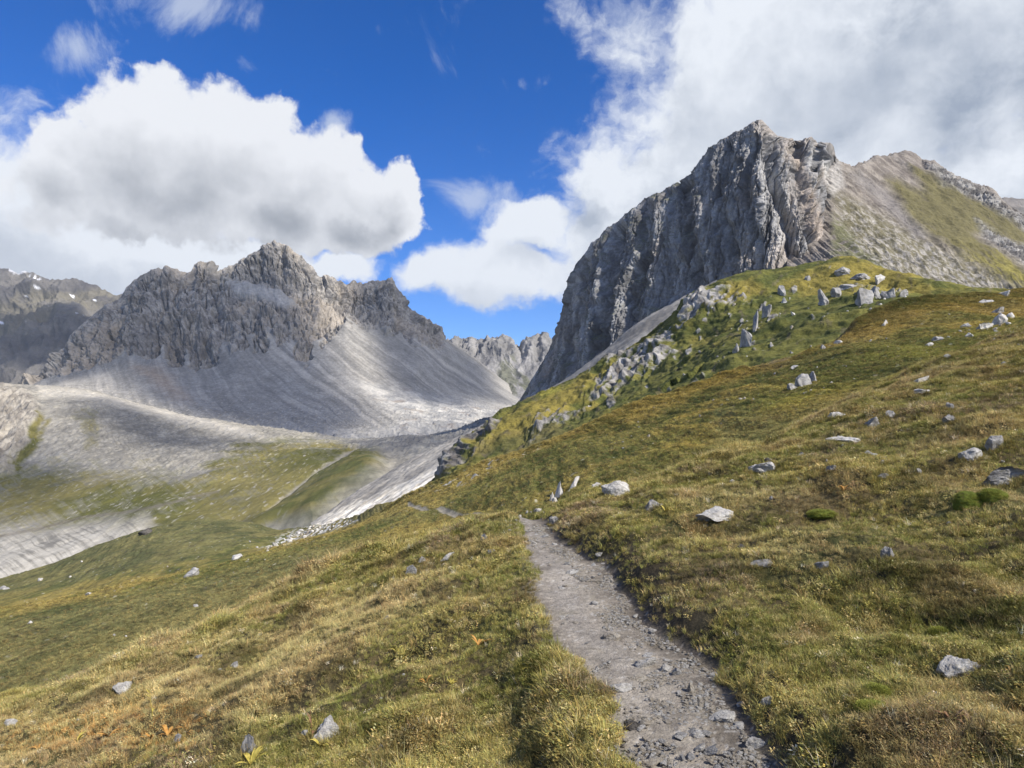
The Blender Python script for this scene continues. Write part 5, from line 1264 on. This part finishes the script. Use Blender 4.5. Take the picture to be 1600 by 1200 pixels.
for o_ in list(COL.objects):
    if o_.name.startswith('boulder') and o_.location.y < 17:
        for _ in range(46):
            a_ = rg.rand() * 6.283; q_ = rg.uniform(.40, .62)
            X_ = o_.location.x + math.cos(a_) * o_.scale.x * q_; Y_ = o_.location.y + math.sin(a_) * o_.scale.y * q_ - .01
            ex.append(X_); ey.append(Y_); ez.append(float(near_z(np.array([X_]), np.array([Y_]))[0])); et.append(np.array([.36, .30, .11]) * rg.uniform(.5, 1.3)); es.append(rg.uniform(.7, 1.3) * min(1, .25 + o_.scale.z * 3.0)); ei.append(rg.randint(0, 5))
far = sst(6, 14, yy); ix = np.where(rg.rand(len(xx)) < .32 + .25 * k, rg.randint(7, 12, len(xx)), rg.randint(0, 7, len(xx)))
long_ok = (rg.rand(len(xx)) < .35 + k2); ix = np.where((ix >= 4) & (ix < 7) & ~long_ok, ix - 4, ix)
tus = sst(.15, .45, fbm(xx / .45 + 11, yy / .5, 0, 3)); sz = rg.uniform(.5, 1.2, len(xx)) * (.85 + .5 * far) * (1 + .4 * k) * (.8 + .55 * tus) * (1 + .55 * sst(1.3, .2, np.abs(yy - np.interp(xx, CX, CY))) * (xx < 0))
turf('turf', np.append(xx, ex), np.append(yy, ey), np.append(zz, ez), np.append(sz, es), np.vstack([tn, np.array(et)]), np.append(ix, ei), 'short olive and straw coloured alpine grass and herbs')

MV, mpx, mpy, mc, mpd = MEADOW
sel = np.where((mpx > -120) & (mpx < 1720) & (MV[:, 1] < 125) & (MV[:, 1] > 21) & (mpy < 1250))[0]
dist = MV[sel, 1]; sel = sel[rg.rand(len(sel)) < .62]; sel = rg.choice(sel, min(420000, len(sel)), replace=False)
v = MV[sel] + rg.normal(0, .06, (len(sel), 3)) * [1, 1, 0]; tt = mc[sel] * 1.75 * rg.uniform(.45, 1.7, (len(sel), 1))
tt = np.where((rg.rand(len(sel)) < .14)[:, None], C(.36, .27, .10) * rg.uniform(.7, 1.2, (len(sel), 1)), tt); tt = np.where((rg.rand(len(sel)) < .10)[:, None], C(.07, .06, .03), tt)
skip = (mc[sel].min(1) > .15) | (mpd[sel] < 4); v, tt = v[~skip], tt[~skip]
turf('meadow_turf', v[:, 0], v[:, 1], v[:, 2] - .02, (1.15 + v[:, 1] * .027) * rg.uniform(.6, 1.3, len(v)), tt, np.where(rg.rand(len(v)) < .5, rg.randint(0, 4, len(v)), rg.randint(7, 12, len(v))), 'dry olive and golden turf covering the middle meadow')
# gravel on the path
gc = bpy.data.collections.new('gravel_kinds')
for i in range(6): gc.objects.link(bpy.data.objects.new('pebble_%d' % i, rock_mesh('pebble', MAT['ttptpg'[i]], 1, 4, 70 + i)))
tc_keep = tc; tc = gc
for ob_ in gc.objects:
    for v_ in ob_.data.vertices: v_.co.z *= .55
NG = 46000; gyy = 2.4 + 8 * rg.rand(NG) ** 1.1; a, b = path_edges(gyy); ff = rg.rand(NG) ** .8 * 1.0 - .02; gxx = a + (b - a) * ff
clump = fbm(gxx / .30, gyy / .42, 4, 4) * 1.3 + .45 * ff - .35 - .5 * sst(3.8, 5.5, gyy) * sst(.6, .3, ff); kp = rg.rand(NG) < sst(-.35, .35, clump); gxx, gyy = gxx[kp], gyy[kp]
gs = .004 + .017 * rg.rand(len(gxx)) ** 3
turf('gravel', gxx, gyy, near_z(gxx, gyy) + gs * .15, gs * 1.6, np.ones((len(gxx), 3)), rg.randint(0, 6, len(gxx)), 'fine pale gravel and pebbles covering the dirt path')

# thin mountain air
bm = __import__('bmesh').new(); __import__('bmesh').ops.create_cube(bm, size=1.0); me = bpy.data.meshes.new('haze'); bm.to_mesh(me); bm.free()
hz = bpy.data.objects.new('haze', me); COL.objects.link(hz); hz.location = (-1500, 3900, 400); hz.scale = (13000, 8600, 1700); hz['kind'] = 'stuff'
m = bpy.data.materials.new('mountain_air'); m.use_nodes = True; m.node_tree.nodes.clear(); vo = m.node_tree.nodes.new('ShaderNodeVolumePrincipled'); ou = m.node_tree.nodes.new('ShaderNodeOutputMaterial')
vo.inputs['Color'].default_value = (.80, .88, 1.0, 1); vo.inputs['Density'].default_value = 0.000028; vo.inputs['Anisotropy'].default_value = .1
m.node_tree.links.new(vo.outputs[0], ou.inputs['Volume']); me.materials.append(m)
